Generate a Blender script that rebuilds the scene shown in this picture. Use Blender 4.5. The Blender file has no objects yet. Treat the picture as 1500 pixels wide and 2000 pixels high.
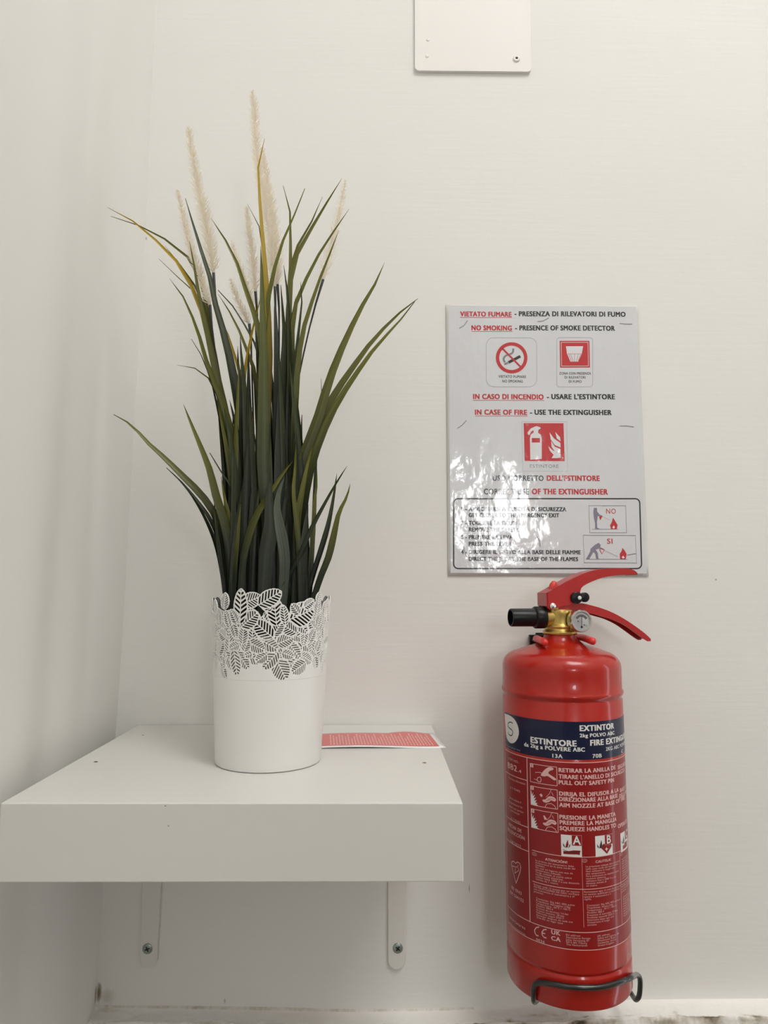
import bpy, bmesh, math, random
import numpy as np
from mathutils import Vector, Matrix, noise
from mathutils.geometry import tessellate_polygon

# ------------------------------------------------------------------ camera
FPX, PITCH, YAW, ROLL = 1340.46, 0.1124065, 0.0093582, 0.0026743
CAM = np.array([0.2436435, -0.7254731, 1.4982265])
def cam_axes():
    cp, sp = math.cos(PITCH), math.sin(PITCH); cy, sy = math.cos(YAW), math.sin(YAW)
    f = np.array([sy*cp, cy*cp, sp]); r = np.array([cy, -sy, 0.]); u = np.cross(r, f)
    c, s = math.cos(ROLL), math.sin(ROLL)
    return c*r+s*u, -s*r+c*u, f
AR, AU, AF = cam_axes()
sc = bpy.context.scene
cd = bpy.data.cameras.new('camera'); cam = bpy.data.objects.new('camera', cd); sc.collection.objects.link(cam)
cd.sensor_fit = 'VERTICAL'; cd.sensor_height = 24.0; cd.lens = FPX/2000*24.0
cd.clip_start = 0.02; cd.clip_end = 50
M = Matrix.Identity(4)
for i in range(3):
    M[i][0] = AR[i]; M[i][1] = AU[i]; M[i][2] = -AF[i]; M[i][3] = CAM[i]
cam.matrix_world = M
sc.camera = cam

# ------------------------------------------------------------------ world, lights, exposure
w = bpy.data.worlds.new('world'); sc.world = w; w.use_nodes = True
w.node_tree.nodes['Background'].inputs[0].default_value = (0.85, 0.92, 1.0, 1)
w.node_tree.nodes['Background'].inputs[1].default_value = 1.0
def area(name, loc, rot, sx, sy, power, col):
    ld = bpy.data.lights.new(name, 'AREA'); ld.shape = 'RECTANGLE'; ld.size = sx; ld.size_y = sy
    ld.energy = power; ld.color = col
    o = bpy.data.objects.new(name, ld); o.location = loc; o.rotation_euler = rot; sc.collection.objects.link(o); return o
# round lamps (x, y, radius, strength): a ceiling lamp near the wall and a larger fill lamp added to even out the light
LAMPS = [(0.76, -0.88, 0.16, 13.5), (1.15, -1.55, 0.60, 11.4)]
DOOR_Y = -0.24                       # door standing ajar in the right wall lets daylight in
area('daylight_door_gap', (1.655, DOOR_Y, 1.03), (0, math.radians(90), 0), 2.0, 0.12, 1.9, (0.95, 0.97, 1.0))
WIN = (0.78, 1.84, 0.22, 0.34)      # small window in the wall behind the photographer: centre x, z, width, height
area('daylight_window', (WIN[0], -2.335, WIN[1]), (math.radians(90), 0, 0), WIN[2], WIN[3], 5.4, (0.97, 0.98, 1.0))
sc.view_settings.view_transform = 'Standard'; sc.view_settings.look = 'None'
sc.view_settings.gamma = 1.0; sc.view_settings.use_curve_mapping = False
sc.view_settings.exposure = 0.0

# ------------------------------------------------------------------ pixel -> real surface helpers (1500 x 2000 frame)
def ray(px, py): return AR*((px-750)/FPX) - AU*((py-1000)/FPX) + AF
def at_y(px, py, Y): d = ray(px, py); return CAM + d*((Y-CAM[1])/d[1])
def at_z(px, py, Z): d = ray(px, py); return CAM + d*((Z-CAM[2])/d[2])
def at_plane(px, py, p, n): d = ray(px, py); return CAM + d*(np.dot(np.array(p)-CAM, n)/np.dot(d, n))
def at_cyl(px, py, cx, cy, Rr):
    d = ray(px, py); ox, oy = CAM[0]-cx, CAM[1]-cy
    a = d[0]**2+d[1]**2; b = ox*d[0]+oy*d[1]; c = ox*ox+oy*oy-Rr*Rr
    disc = b*b-a*c
    t = (-b-math.sqrt(max(disc, 0)))/a
    p = CAM+d*t
    return math.atan2(p[0]-cx, -(p[1]-cy)), p[2]

# ------------------------------------------------------------------ materials
def mat(name, col, rough=0.5, metal=0.0, coat=0.0, coat_rough=0.05, spec=0.5, bump=None, var=None, emit=None, sss=0.0):
    m = bpy.data.materials.new(name); m.use_nodes = True
    nt = m.node_tree; b = nt.nodes['Principled BSDF']
    b.inputs['Base Color'].default_value = (*col, 1); b.inputs['Roughness'].default_value = rough
    b.inputs['Metallic'].default_value = metal; b.inputs['Coat Weight'].default_value = coat
    b.inputs['Coat Roughness'].default_value = coat_rough; b.inputs['Specular IOR Level'].default_value = spec
    if sss: b.inputs['Subsurface Weight'].default_value = sss; b.inputs['Subsurface Scale'].default_value = 0.005
    geo = nt.nodes.new('ShaderNodeNewGeometry')
    if var:                                   # (scale, amount, stretch) colour mottling
        mp = nt.nodes.new('ShaderNodeMapping'); mp.inputs['Scale'].default_value = var[2]
        n = nt.nodes.new('ShaderNodeTexNoise'); n.inputs['Scale'].default_value = var[0]; n.inputs['Detail'].default_value = 4
        mx = nt.nodes.new('ShaderNodeMix'); mx.data_type = 'RGBA'
        mx.inputs['A'].default_value = (*[c*(1-var[1]) for c in col], 1); mx.inputs['B'].default_value = (*[min(1, c*(1+var[1])) for c in col], 1)
        nt.links.new(geo.outputs['Position'], mp.inputs[0]); nt.links.new(mp.outputs[0], n.inputs['Vector'])
        nt.links.new(n.outputs['Fac'], mx.inputs['Factor']); nt.links.new(mx.outputs['Result'], b.inputs['Base Color'])
    if bump:                                  # list of (scale, distance, stretch)
        prev = None
        for (s, dist, st) in bump:
            mp = nt.nodes.new('ShaderNodeMapping'); mp.inputs['Scale'].default_value = st
            n = nt.nodes.new('ShaderNodeTexNoise'); n.inputs['Scale'].default_value = s; n.inputs['Detail'].default_value = 3
            bp = nt.nodes.new('ShaderNodeBump'); bp.inputs['Distance'].default_value = dist; bp.inputs['Strength'].default_value = 1
            nt.links.new(geo.outputs['Position'], mp.inputs[0]); nt.links.new(mp.outputs[0], n.inputs['Vector'])
            nt.links.new(n.outputs['Fac'], bp.inputs['Height'])
            if prev: nt.links.new(prev.outputs[0], bp.inputs['Normal'])
            prev = bp
        nt.links.new(prev.outputs[0], b.inputs['Normal'])
        if coat: nt.links.new(prev.outputs[0], b.inputs['Coat Normal'])
    if emit:
        b.inputs['Emission Color'].default_value = (*emit[0], 1); b.inputs['Emission Strength'].default_value = emit[1]
    return m
WALLC = (0.80, 0.775, 0.735)
def wall_mat(name, bump, stains=()):
    m = mat(name, WALLC, 0.62, bump=bump, spec=0.3)
    nt = m.node_tree; b = nt.nodes['Principled BSDF']; geo = nt.nodes.new('ShaderNodeNewGeometry')
    n = nt.nodes.new('ShaderNodeTexNoise'); n.inputs['Scale'].default_value = 6; n.inputs['Detail'].default_value = 3
    nt.links.new(geo.outputs['Position'], n.inputs['Vector'])
    mx = nt.nodes.new('ShaderNodeMix'); mx.data_type = 'RGBA'
    mx.inputs['A'].default_value = (0.795, 0.775, 0.745, 1); mx.inputs['B'].default_value = (0.785, 0.785, 0.745, 1)
    nt.links.new(n.outputs['Fac'], mx.inputs['Factor'])
    last = mx.outputs['Result']
    n2 = nt.nodes.new('ShaderNodeTexNoise'); n2.inputs['Scale'].default_value = 160; n2.inputs['Detail'].default_value = 4
    nt.links.new(geo.outputs['Position'], n2.inputs['Vector'])
    for (c, r, col, k) in stains:             # dirt spots: centre, radii, colour, strength
        vs = nt.nodes.new('ShaderNodeVectorMath'); vs.operation = 'SUBTRACT'; vs.inputs[1].default_value = c
        dv = nt.nodes.new('ShaderNodeVectorMath'); dv.operation = 'DIVIDE'; dv.inputs[1].default_value = r
        ln = nt.nodes.new('ShaderNodeVectorMath'); ln.operation = 'LENGTH'
        nt.links.new(geo.outputs['Position'], vs.inputs[0]); nt.links.new(vs.outputs[0], dv.inputs[0]); nt.links.new(dv.outputs[0], ln.inputs[0])
        ad = nt.nodes.new('ShaderNodeMath'); ad.operation = 'ADD'; nt.links.new(ln.outputs['Value'], ad.inputs[0]); nt.links.new(n2.outputs['Fac'], ad.inputs[1])
        mr = nt.nodes.new('ShaderNodeMapRange'); mr.inputs['From Min'].default_value = 0.75; mr.inputs['From Max'].default_value = 1.35
        mr.inputs['To Min'].default_value = k; mr.inputs['To Max'].default_value = 0
        nt.links.new(ad.outputs[0], mr.inputs['Value'])
        m2 = nt.nodes.new('ShaderNodeMix'); m2.data_type = 'RGBA'; m2.inputs['B'].default_value = (*col, 1)
        nt.links.new(last, m2.inputs['A']); nt.links.new(mr.outputs[0], m2.inputs['Factor']); last = m2.outputs['Result']
    nt.links.new(last, b.inputs['Base Color'])
    return m

# ------------------------------------------------------------------ mesh helpers
TH = {}
def link(o): sc.collection.objects.link(o); return o
def thing(name, loc, label, cat, group=None):
    o = bpy.data.objects.new(name, None); o.location = loc; o.empty_display_size = 0.02
    o['label'] = label; o['category'] = cat
    if group: o['group'] = group
    TH[o.name] = Vector(loc); return link(o)
def root_loc(o):
    while o.parent: o = o.parent
    return TH.get(o.name, Vector((0, 0, 0)))
class MB:
    def __init__(s): s.v = []; s.f = []; s.mi = []; s.n = None
    def add(s, vs, fs, mi=0):
        k = len(s.v); s.v += [tuple(map(float, p)) for p in vs]
        for f in fs: s.f.append(tuple(k+i for i in f)); s.mi.append(mi)
    def box(s, a, b, mi=0):
        (x0, y0, z0), (x1, y1, z1) = a, b
        vs = [(x0,y0,z0),(x1,y0,z0),(x1,y1,z0),(x0,y1,z0),(x0,y0,z1),(x1,y0,z1),(x1,y1,z1),(x0,y1,z1)]
        s.add(vs, [(0,3,2,1),(4,5,6,7),(0,1,5,4),(1,2,6,5),(2,3,7,6),(3,0,4,7)], mi)
    def lathe(s, prof, c, axis=(0,0,1), seg=64, mi=0, close=False):
        ax = Vector(axis).normalized(); t = Vector((0,0,1)) if abs(ax.z) < .9 else Vector((1,0,0))
        e1 = ax.cross(t).normalized(); e2 = ax.cross(e1); c = Vector(c)
        vs = []; fs = []
        for (r, h) in prof:
            for k in range(seg):
                a = 2*math.pi*k/seg; vs.append(c+ax*h+(e1*math.cos(a)+e2*math.sin(a))*r)
        for i in range(len(prof)-1):
            for k in range(seg):
                k2 = (k+1) % seg; fs.append((i*seg+k2, i*seg+k, (i+1)*seg+k, (i+1)*seg+k2))
        if prof[0][0] > 1e-6: fs.append(tuple(range(seg)))
        if prof[-1][0] > 1e-6: fs.append(tuple(reversed(range((len(prof)-1)*seg, len(prof)*seg))))
        s.add(vs, fs, mi)
    def tube(s, pts, r, seg=12, mi=0, taper=None):
        pts = [Vector(p) for p in pts]; n = len(pts); vs = []; fs = []
        tg = [(pts[min(i+1, n-1)]-pts[max(i-1, 0)]).normalized() for i in range(n)]
        up = Vector((0,0,1)) if abs(tg[0].z) < .9 else Vector((1,0,0))
        e = tg[0].cross(up).normalized()
        for i in range(n):
            e = (e - tg[i]*e.dot(tg[i])).normalized(); g = tg[i].cross(e)
            rr = r if taper is None else r*taper[i]
            for k in range(seg):
                a = 2*math.pi*k/seg; vs.append(pts[i]+(e*math.cos(a)+g*math.sin(a))*rr)
        for i in range(n-1):
            for k in range(seg):
                k2 = (k+1) % seg; fs.append((i*seg+k, i*seg+k2, (i+1)*seg+k2, (i+1)*seg+k))
        # rounded ends
        for (i, sg) in ((0, -1), (n-1, 1)):
            rr = r if taper is None else r*taper[i]
            b = len(vs)
            for k in range(seg): vs.append(pts[i]+(vs[i*seg+k]-pts[i])*.7+tg[i]*sg*rr*.6)
            vs.append(pts[i]+tg[i]*sg*rr*.9)
            for k in range(seg):
                k2 = (k+1) % seg
                q = (i*seg+k, b+k, b+k2, i*seg+k2); fs.append(q if sg < 0 else q[::-1])
                t3 = (b+k, b+seg, b+k2); fs.append(t3 if sg < 0 else t3[::-1])
        s.add(vs, fs, mi)
    def prism(s, out, org, e1, e2, e3, thick, mi=0):        # 2D outline extruded both ways along e3
        org, e1, e2, e3 = map(Vector, (org, e1, e2, e3)); n = len(out)
        A = [org+e1*p[0]+e2*p[1]-e3*thick/2 for p in out]; B = [p+e3*thick for p in A]
        tri = tessellate_polygon([[Vector((p[0], p[1], 0)) for p in out]])
        fs = [tuple(t) for t in tri]+[tuple(n+i for i in reversed(t)) for t in tri]
        fs += [(i, (i+1) % n, n+(i+1) % n, n+i) for i in range(n)]
        s.add(A+B, fs, mi)
    def build(s, name, mats, parent=None, smooth=None, bevel=0, kind=None, label=None, fixn=True):
        off = root_loc(parent) if parent else Vector((0,0,0))
        me = bpy.data.meshes.new(name)
        me.from_pydata([(x-off.x, y-off.y, z-off.z) for x, y, z in s.v], [], s.f)
        for m in (mats if isinstance(mats, (list, tuple)) else [mats]): me.materials.append(m)
        me.polygons.foreach_set('material_index', s.mi); me.update()
        if fixn and s.n is None:
            bm = bmesh.new(); bm.from_mesh(me); bmesh.ops.recalc_face_normals(bm, faces=bm.faces); bm.to_mesh(me); bm.free()
        if smooth is not None:
            me.shade_smooth()
            if smooth < 180: me.set_sharp_from_angle(angle=math.radians(smooth))
        if s.n is not None:
            me.shade_smooth(); me.normals_split_custom_set_from_vertices(s.n)
        o = bpy.data.objects.new(name, me)
        if parent: o.parent = parent
        if bevel:
            b = o.modifiers.new('bevel', 'BEVEL'); b.width = bevel; b.segments = 2; b.limit_method = 'ANGLE'; b.harden_normals = False
        if kind: o['kind'] = kind
        if label: o['label'] = label
        return link(o)
def tagm(o, label, cat): o['label'] = label; o['category'] = cat; return o
def spline(pts, n):
    P = [np.array(p, float) for p in pts]; P = [2*P[0]-P[1]]+P+[2*P[-1]-P[-2]]
    seg = [np.linalg.norm(P[i+1]-P[i]) for i in range(1, len(P)-2)]; cum = np.concatenate([[0], np.cumsum(seg)]); out = []
    for k in range(n):
        d = cum[-1]*k/(n-1); i = min(max(int(np.searchsorted(cum, d, 'right'))-1, 0), len(seg)-1)
        t = (d-cum[i])/max(seg[i], 1e-9); p0, p1, p2, p3 = P[i:i+4]
        out.append(0.5*((2*p1)+(-p0+p2)*t+(2*p0-5*p1+4*p2-p3)*t*t+(-p0+3*p1-3*p2+p3)*t**3))
    return out

# ------------------------------------------------------------------ lettering
_tc = {}
def text2d(s, bold=0.0):
    key = (s, bold)
    if key in _tc: return _tc[key]
    cu = bpy.data.curves.new('t', 'FONT'); cu.body = s; cu.size = 1.0; cu.resolution_u = 3; cu.offset = bold; cu.space_character = 1.10; cu.fill_mode = 'FRONT'
    o = bpy.data.objects.new('t', cu); sc.collection.objects.link(o)
    dg = bpy.context.evaluated_depsgraph_get(); ev = o.evaluated_get(dg); me = ev.to_mesh()
    V = np.array([v.co[:2] for v in me.vertices]); F = [tuple(p.vertices) for p in me.polygons]
    ev.to_mesh_clear(); bpy.data.objects.remove(o); bpy.data.curves.remove(cu)
    _tc[key] = (V, F); return V, F
CAPH = None
def cap():
    global CAPH
    if CAPH is None: CAPH = float(text2d('H')[0][:, 1].max())
    return CAPH
class Print:                                  # flat print lifted onto a real surface: 2D coords (s, z) in metres
    def __init__(s, surf, toS): s.surf = surf; s.toS = toS; s.v = []; s.f = []; s.mi = []
    def add(s, pts, faces, mi, lvl=1):
        k = len(s.v); s.v += [(p[0], p[1], lvl) for p in pts]
        for f in faces: s.f.append(tuple(k+i for i in f)); s.mi.append(mi)
    def text(s, txt, x0y, x1=None, cap_px=8, mi=0, bold=0.03, lvl=2, cond=None, seed=None):
        """x0y: pixel of the start of the baseline, x1: pixel x of its end; cap_px: capital height in pixels"""
        a = s.toS(*x0y); h = abs(s.toS(x0y[0], x0y[1]-cap_px)[1]-a[1])
        V, F = text2d(txt, 0.0); sc_y = h/cap(); e_ = bold*.66 if bold > .015 else 0
        if bold > .015: V = V*1.0; sc_y *= cap()/(cap()+e_*.9)
        if x1 is not None:
            b = s.toS(x1, x0y[1]); wid = abs(b[0]-a[0]); sx = wid/(V[:, 0].max()-V[:, 0].min()+2*e_)
        else: sx = sc_y*(cond or 1.0)
        x_off = V[:, 0].min()
        for k_, (dx, dy) in enumerate(((0, 0), (e_, 0), (2*e_, 0), (0, e_*.9), (e_, e_*.9), (2*e_, e_*.9)) if bold > .015 else ((0, 0),)):
            s.add([(a[0]+(p[0]-x_off+dx)*sx, a[1]+(p[1]+dy)*sc_y) for p in V], F, mi, lvl+.12*k_)
        return sx/sc_y
    def poly(s, pix, mi, lvl=1, raw=False):
        pts = pix if raw else [s.toS(*p) for p in pix]
        # densify long edges so that the print follows the curve
        tri = tessellate_polygon([[Vector((p[0], p[1], 0)) for p in pts]])
        s.add(pts, [tuple(t) for t in tri], mi, lvl)
    def stroke(s, pix, wpx, mi, lvl=2, closed=False, raw=False):
        pts = [np.array(p if raw else s.toS(*p)) for p in pix]
        wm = wpx*s.ppm
        n = len(pts); q = []
        for i in range(n):
            a = pts[(i-1) % n] if (closed or i > 0) else pts[i]; b = pts[(i+1) % n] if (closed or i < n-1) else pts[i]
            t = b-a; t = t/max(np.linalg.norm(t), 1e-9); nn = np.array([-t[1], t[0]])*wm/2; q += [pts[i]+nn, pts[i]-nn]
        f = [(2*i, 2*i+1, 2*((i+1) % n)+1, 2*((i+1) % n)) for i in range(n if closed else n-1)]
        s.add(q, f, mi, lvl)
    def band(s, s0, s1, z0, z1, mi, lvl=1, n=60):
        P = [(s0+(s1-s0)*i/n, z) for i in range(n+1) for z in (z0, z1)]
        s.add(P, [(2*i, 2*i+2, 2*i+3, 2*i+1) for i in range(n)], mi, lvl)
    ds = .0016; dz = 1e9
    def split(s, ax, st):                     # cut the print along lines so that it can follow the curve
        nf = []; nm = []
        for f, mi in zip(s.f, s.mi):
            xs_ = [s.v[i][ax] for i in f]; lo, hi = min(xs_), max(xs_)
            if hi-lo <= st: nf.append(f); nm.append(mi); continue
            poly = [s.v[i] for i in f]; n = int(math.ceil((hi-lo)/st)); 
            for k in range(n):
                a, b = lo+(hi-lo)*k/n, lo+(hi-lo)*(k+1)/n; q = poly
                for (c, sg) in ((a, 1), (b, -1)):
                    r = []
                    for i in range(len(q)):
                        p0, p1 = q[i], q[(i+1) % len(q)]; d0, d1 = (p0[ax]-c)*sg, (p1[ax]-c)*sg
                        if d0 >= -1e-12: r.append(p0)
                        if (d0 > 1e-12 and d1 < -1e-12) or (d0 < -1e-12 and d1 > 1e-12):
                            t = d0/(d0-d1); r.append(tuple(p0[j]+(p1[j]-p0[j])*t for j in range(3)))
                    q = r
                    if len(q) < 3: break
                if len(q) >= 3:
                    k0 = len(s.v); s.v += q; nf.append(tuple(range(k0, k0+len(q)))); nm.append(mi)
        s.f, s.mi = nf, nm
    def build(s, name, mats, parent, label=None):
        s.split(0, s.ds); s.split(1, s.dz)
        m = MB(); V = []; N = []
        for (a, z, l) in s.v:
            p, n = s.surf(a, z, l); V.append(p); N.append(n)
        m.v = V; m.n = N
        m.f = []
        for f in s.f:                       # orient towards the surface normal
            nn = Vector((0, 0, 0)); a = Vector(V[f[0]])
            for i in range(1, len(f)-1): nn += (Vector(V[f[i]])-a).cross(Vector(V[f[i+1]])-a)
            m.f.append(f if nn.dot(Vector(N[f[0]])) >= 0 else tuple(reversed(f)))
        m.mi = s.mi
        return m.build(name, mats, parent, label=label, fixn=False)
def smooth(pts, n=48): 
    p = list(pts); q = spline(p[-2:]+p+p[:2], n*2); m = [tuple(x) for x in q]
    a = np.array(p[0]); i0 = min(range(len(m)//2), key=lambda i: np.linalg.norm(np.array(m[i])-a)); i1 = min(range(len(m)//2, len(m)), key=lambda i: np.linalg.norm(np.array(m[i])-a))
    return m[i0:i1]
def circ(cx, cy, rx, ry=None, n=40, a0=0, a1=360):
    ry = ry or rx; full = abs(a1-a0) == 360
    return [(cx+rx*math.cos(math.radians(a0+(a1-a0)*i/(n if full else n-1))), cy-ry*math.sin(math.radians(a0+(a1-a0)*i/(n if full else n-1)))) for i in range(n)]
def rrect(x0, y0, x1, y1, r, n=6, tl=(0,0), tr=(0,0), br=(0,0), bl=(0,0)):
    P = []
    for (cx, cy, a) in ((x1-r+tr[0], y0+r+tr[1], 90), (x0+r+tl[0], y0+r+tl[1], 180), (x0+r+bl[0], y1-r+bl[1], 270), (x1-r+br[0], y1-r+br[1], 0)):
        aa = a if a != 90 else 0
        st = {90: 0, 180: 90, 270: 180, 0: 270}[a]
        for i in range(n+1):
            t = math.radians(st+90*i/n); P.append((cx+r*math.cos(t), cy-r*math.sin(t)))
    return P
def flip(P, ox, oy, k): return [(ox+x/k, oy+y/k) for x, y in P]

# ================================================================== THE ROOM
def struct(o): o['kind'] = 'structure'; return o
RX, FY, CZ = 1.65, -2.3, 4.0
corner_pts = [(0, -0.036), (1.094, -0.0309), (1.2069, -0.0290), (1.3703, -0.0227), (1.4823, -0.0204), (1.6509, -0.0190), (1.8762, -0.0158), (2.1756, -0.0149), (4.0, -0.011)]
def corner_x(z):
    return float(np.interp(z, [p[0] for p in corner_pts], [p[1] for p in corner_pts]))
def left_x(y, z):
    x = corner_x(z)
    x += 0.0020*math.exp(-((y+0.205)/0.022)**2)*(0.6+0.4*noise.noise(Vector((0, y*3, z*1.2))))
    x -= 0.0015*math.exp(-((y+0.155)/0.018)**2)
    x += 0.0016*math.exp(-((y+0.115)/0.022)**2)*min(1, max(0, (2.0-z)/0.45))
    x -= 0.0012*math.exp(-((y+0.045)/0.022)**2)*min(1,-y*40)*(y<0)
    x += 0.0014*noise.noise(Vector((0.3, y*9, z*1.6)))*min(1, -y*20)
    return x
brush = [(1.0, 0.0022, (2.2, 8, 5.0)), (1.0, 0.00014, (14, 60, 230)), (90, 0.00012, (1, 1, 1))]
m_wall = wall_mat('painted_plaster', brush, stains=[
    ((-0.0285, 0, 1.1035), (0.0035, 0.05, 0.014), (0.16, 0.12, 0.06), 0.9),
    ((-0.020, 0, 1.100), (0.011, 0.05, 0.011), (0.42, 0.36, 0.27), 0.45),
    ((0.6015, 0, 1.5095), (0.0016, 0.05, 0.0016), (0.3, 0.26, 0.2), 0.9),
    ((0.337, 0, 1.2005), (0.0008, 0.05, 0.006), (0.3, 0.27, 0.22), 0.9),
    ((-0.0145, 0, 1.885), (0.0014, 0.05, 0.003), (0.45, 0.42, 0.36), 0.8),
    ((0.095, 0, 1.0955), (0.0015, 0.05, 0.003), (0.4, 0.35, 0.28), 0.7)])
m_wall_l = wall_mat('painted_plaster_rolled', [(1.0, 0.0015, (2, 6, 2)), (140, 0.00010, (1, 1, 1))], stains=[
    ((-0.030, -0.002, 1.1035), (0.02, 0.003, 0.013), (0.16, 0.12, 0.06), 0.8)])
# back wall: fine grid with gentle unevenness
def grid_mesh(name, fn, us, vs, mt, fl=False):
    nu, nv = len(us), len(vs); V = [fn(u, v) for v in vs for u in us]
    m = MB(); m.add(V, [(j*nu+i, j*nu+i+1, (j+1)*nu+i+1, (j+1)*nu+i) for j in range(nv-1) for i in range(nu-1)])
    if fl: m.f = [tuple(reversed(f)) for f in m.f]
    return m.build(name, mt, smooth=180, fixn=False)
xs = list(np.linspace(-0.06, 0.85, 130))+list(np.linspace(0.9, RX, 10)); zs = [0, .5, 1.0]+list(np.linspace(1.05, 2.2, 150))+[2.4, CZ]
wb = struct(grid_mesh('wall_back', lambda x, z: (x, 0.0016*max(0, noise.noise(Vector((x*4, z*3, 5))))+0.0002, z), xs, zs, m_wall))
ys = [0.012]+[-x for x in np.linspace(0, 0.42, 130)]+[-.6, -1, -1.6, FY]
wl = struct(grid_mesh('wall_left', lambda y, z: (left_x(y, z), y, z), ys, zs, m_wall_l, True))
m_room = mat('room_paint', (0.30, 0.28, 0.25), 0.7); m_room2 = mat('room_paint_white', (0.74, 0.72, 0.68), 0.7)
m_floor = mat('floor_tiles', (0.20, 0.165, 0.13), 0.4, var=(4, 0.15, (1, 1, 1)))
b = MB(); b.box((-0.1, FY, -0.05), (RX+.05, 0.05, 0)); struct(b.build('floor', m_floor))
b = MB(); b.box((-0.1, FY, CZ), (RX+.05, 0.05, CZ+.05)); struct(b.build('ceiling', m_room2))
wx0, wx1, wz0, wz1 = WIN[0]-WIN[2]/2, WIN[0]+WIN[2]/2, WIN[1]-WIN[3]/2, WIN[1]+WIN[3]/2
b = MB(); b.box((-0.1, FY-.05, 0), (wx0, FY, CZ)); b.box((wx1, FY-.05, 0), (RX+.05, FY, CZ)); b.box((wx0, FY-.05, 0), (wx1, FY, wz0)); b.box((wx0, FY-.05, wz1), (wx1, FY, CZ)); struct(b.build('wall_front', m_room))
b = MB()
for (a_, c_) in (((wx0-.03, FY-.03, wz0-.03), (wx0, FY+.01, wz1+.03)), ((wx1, FY-.03, wz0-.03), (wx1+.03, FY+.01, wz1+.03)), ((wx0, FY-.03, wz0-.03), (wx1, FY+.01, wz0)), ((wx0, FY-.03, wz1), (wx1, FY+.01, wz1+.03)), ((WIN[0]-.008, FY-.02, wz0), (WIN[0]+.008, FY, wz1))): b.box(a_, c_)
struct(b.build('window_1', mat('window_frame_paint', (.7, .7, .68), .4)))
b = MB(); g = 0.075
b.box((RX, FY, 0), (RX+.05, DOOR_Y-0.85+g, CZ)); b.box((RX, DOOR_Y+g, 0), (RX+.05, 0.05, CZ)); b.box((RX, DOOR_Y-0.85+g, 2.06), (RX+.05, DOOR_Y+g, CZ))
struct(b.build('wall_right', m_room2))
b = MB(); b.box((RX-.01, DOOR_Y-0.85+g, 0.005), (RX+.03, DOOR_Y-g, 2.055)); dr = struct(b.build('door_1', mat('door_paint', (.55, .5, .44), .5), bevel=.003))
b = MB(); b.lathe([(0.011, 0), (0.011, .05), (0.02, .05), (0.022, .06), (0.015, .075), (0, .077)], (RX-.01, DOOR_Y-g-.07, 1.0), (-1, 0, 0), 20); b.build('door_handle', mat('door_handle_metal', (.6, .6, .6), .3, 1), dr, smooth=40)

# masonry ledge along the foot of the wall (top of the rough skirting)
def ledge_z(x): return float(np.interp(x, [-.05, -.024, .10, .2266, .36, .50, .9, 1.7], [1.0905, 1.0905, 1.0880, 1.0855, 1.088, 1.0935, 1.094, 1.094]))
def nz(x, y, z): return noise.noise(Vector((x, y, z)))
def ledge_pt(x, s):
    z0 = ledge_z(x); right = min(1, max(0, (x-0.24)/0.1))
    edge = 0.0160+0.0035*nz(x*18, 0, 1)+0.0018*nz(x*70, 3, 1)+0.0012*nz(x*220, 3, 7)+0.004*right
    if s < 0: return (x, 0.004, z0+0.004)
    if s <= 1:
        y = -edge*s; z = z0-0.0030*s*(1-right*.5)+0.0020*math.exp(-(s*edge/0.0022))
        z += (0.0009*nz(x*60, y*90, 2)+0.0005*nz(x*170, y*200, 3))*min(1, s*2)
        return (x, y, z)
    t = s-1                                   # crumbly face falling away
    rough = 0.0022*nz(x*90, t*4, 9)+0.0012*nz(x*260, t*9, 4)
    return (x, -edge-0.0018*math.sin(min(t*2.2, 1.57))-t*0.003+rough*min(1, t*3), z0-0.0030*(1-right*.5)-0.0022*(1-math.cos(min(t*2.2, 1.57)))-0.035*max(0, t-.15)+0.6*rough*min(1, t*3))
lx = list(np.arange(-0.045, 0.72, 0.0011))+list(np.linspace(0.75, RX, 30)); ls = [-.1]+list(np.linspace(0, 1, 16))+list(np.linspace(1.06, 2.2, 20))
def ledge_dirt_shade(x, s):
    d = 0.0
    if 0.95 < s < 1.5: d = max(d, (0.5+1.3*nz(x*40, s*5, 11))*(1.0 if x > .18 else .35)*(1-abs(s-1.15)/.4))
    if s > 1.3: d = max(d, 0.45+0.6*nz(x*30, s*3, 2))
    for (cx, cs, rx, rs, k) in ((0.405, 0.55, .035, .18, .55), (0.455, 0.85, .05, .06, .8), (0.375, 0.95, .006, .2, 1.0), (0.535, .85, .004, .35, .8), (0.61, 1.1, .02, .25, 1.0), (-.02, .1, .02, .3, .7)):
        d = max(d, k*math.exp(-((x-cx)/rx)**2-((s-cs)/rs)**2)*(0.6+0.9*nz(x*120, s*6, 8)))
    if s < 0.12 and x < .34: d = max(d, .38+.3*nz(x*50, 1, 1))  # shade along the wall joint on the left, put into the colour
    return min(1, max(0, d))
b = MB(); nu = len(lx)
b.add([ledge_pt(x, s) for s in ls for x in lx], [(j*nu+i, (j+1)*nu+i, (j+1)*nu+i+1, j*nu+i+1) for j in range(len(ls)-1) for i in range(nu-1)])
b.add([(lx[0], 0.004, .3), (lx[-1], 0.004, .3), (lx[-1], -.017, .3), (lx[0], -.017, .3), (lx[0], -.017, 1.065), (lx[-1], -.017, 1.065)], [(3, 2, 5, 4)])
led = struct(b.build('baseboard_back', mat('ledge_plaster', (.8, .77, .72), .8), smooth=180, fixn=False))
ca = led.data.color_attributes.new('dirt_shade', 'FLOAT_COLOR', 'POINT')
dv = [ledge_dirt_shade(x, s) for s in ls for x in lx]+[0]*6
for i, d in enumerate(dv): ca.data[i].color = (d, d, d, 1)
nt = led.data.materials[0].node_tree; bs = nt.nodes['Principled BSDF']
at = nt.nodes.new('ShaderNodeVertexColor'); at.layer_name = 'dirt_shade'
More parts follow.
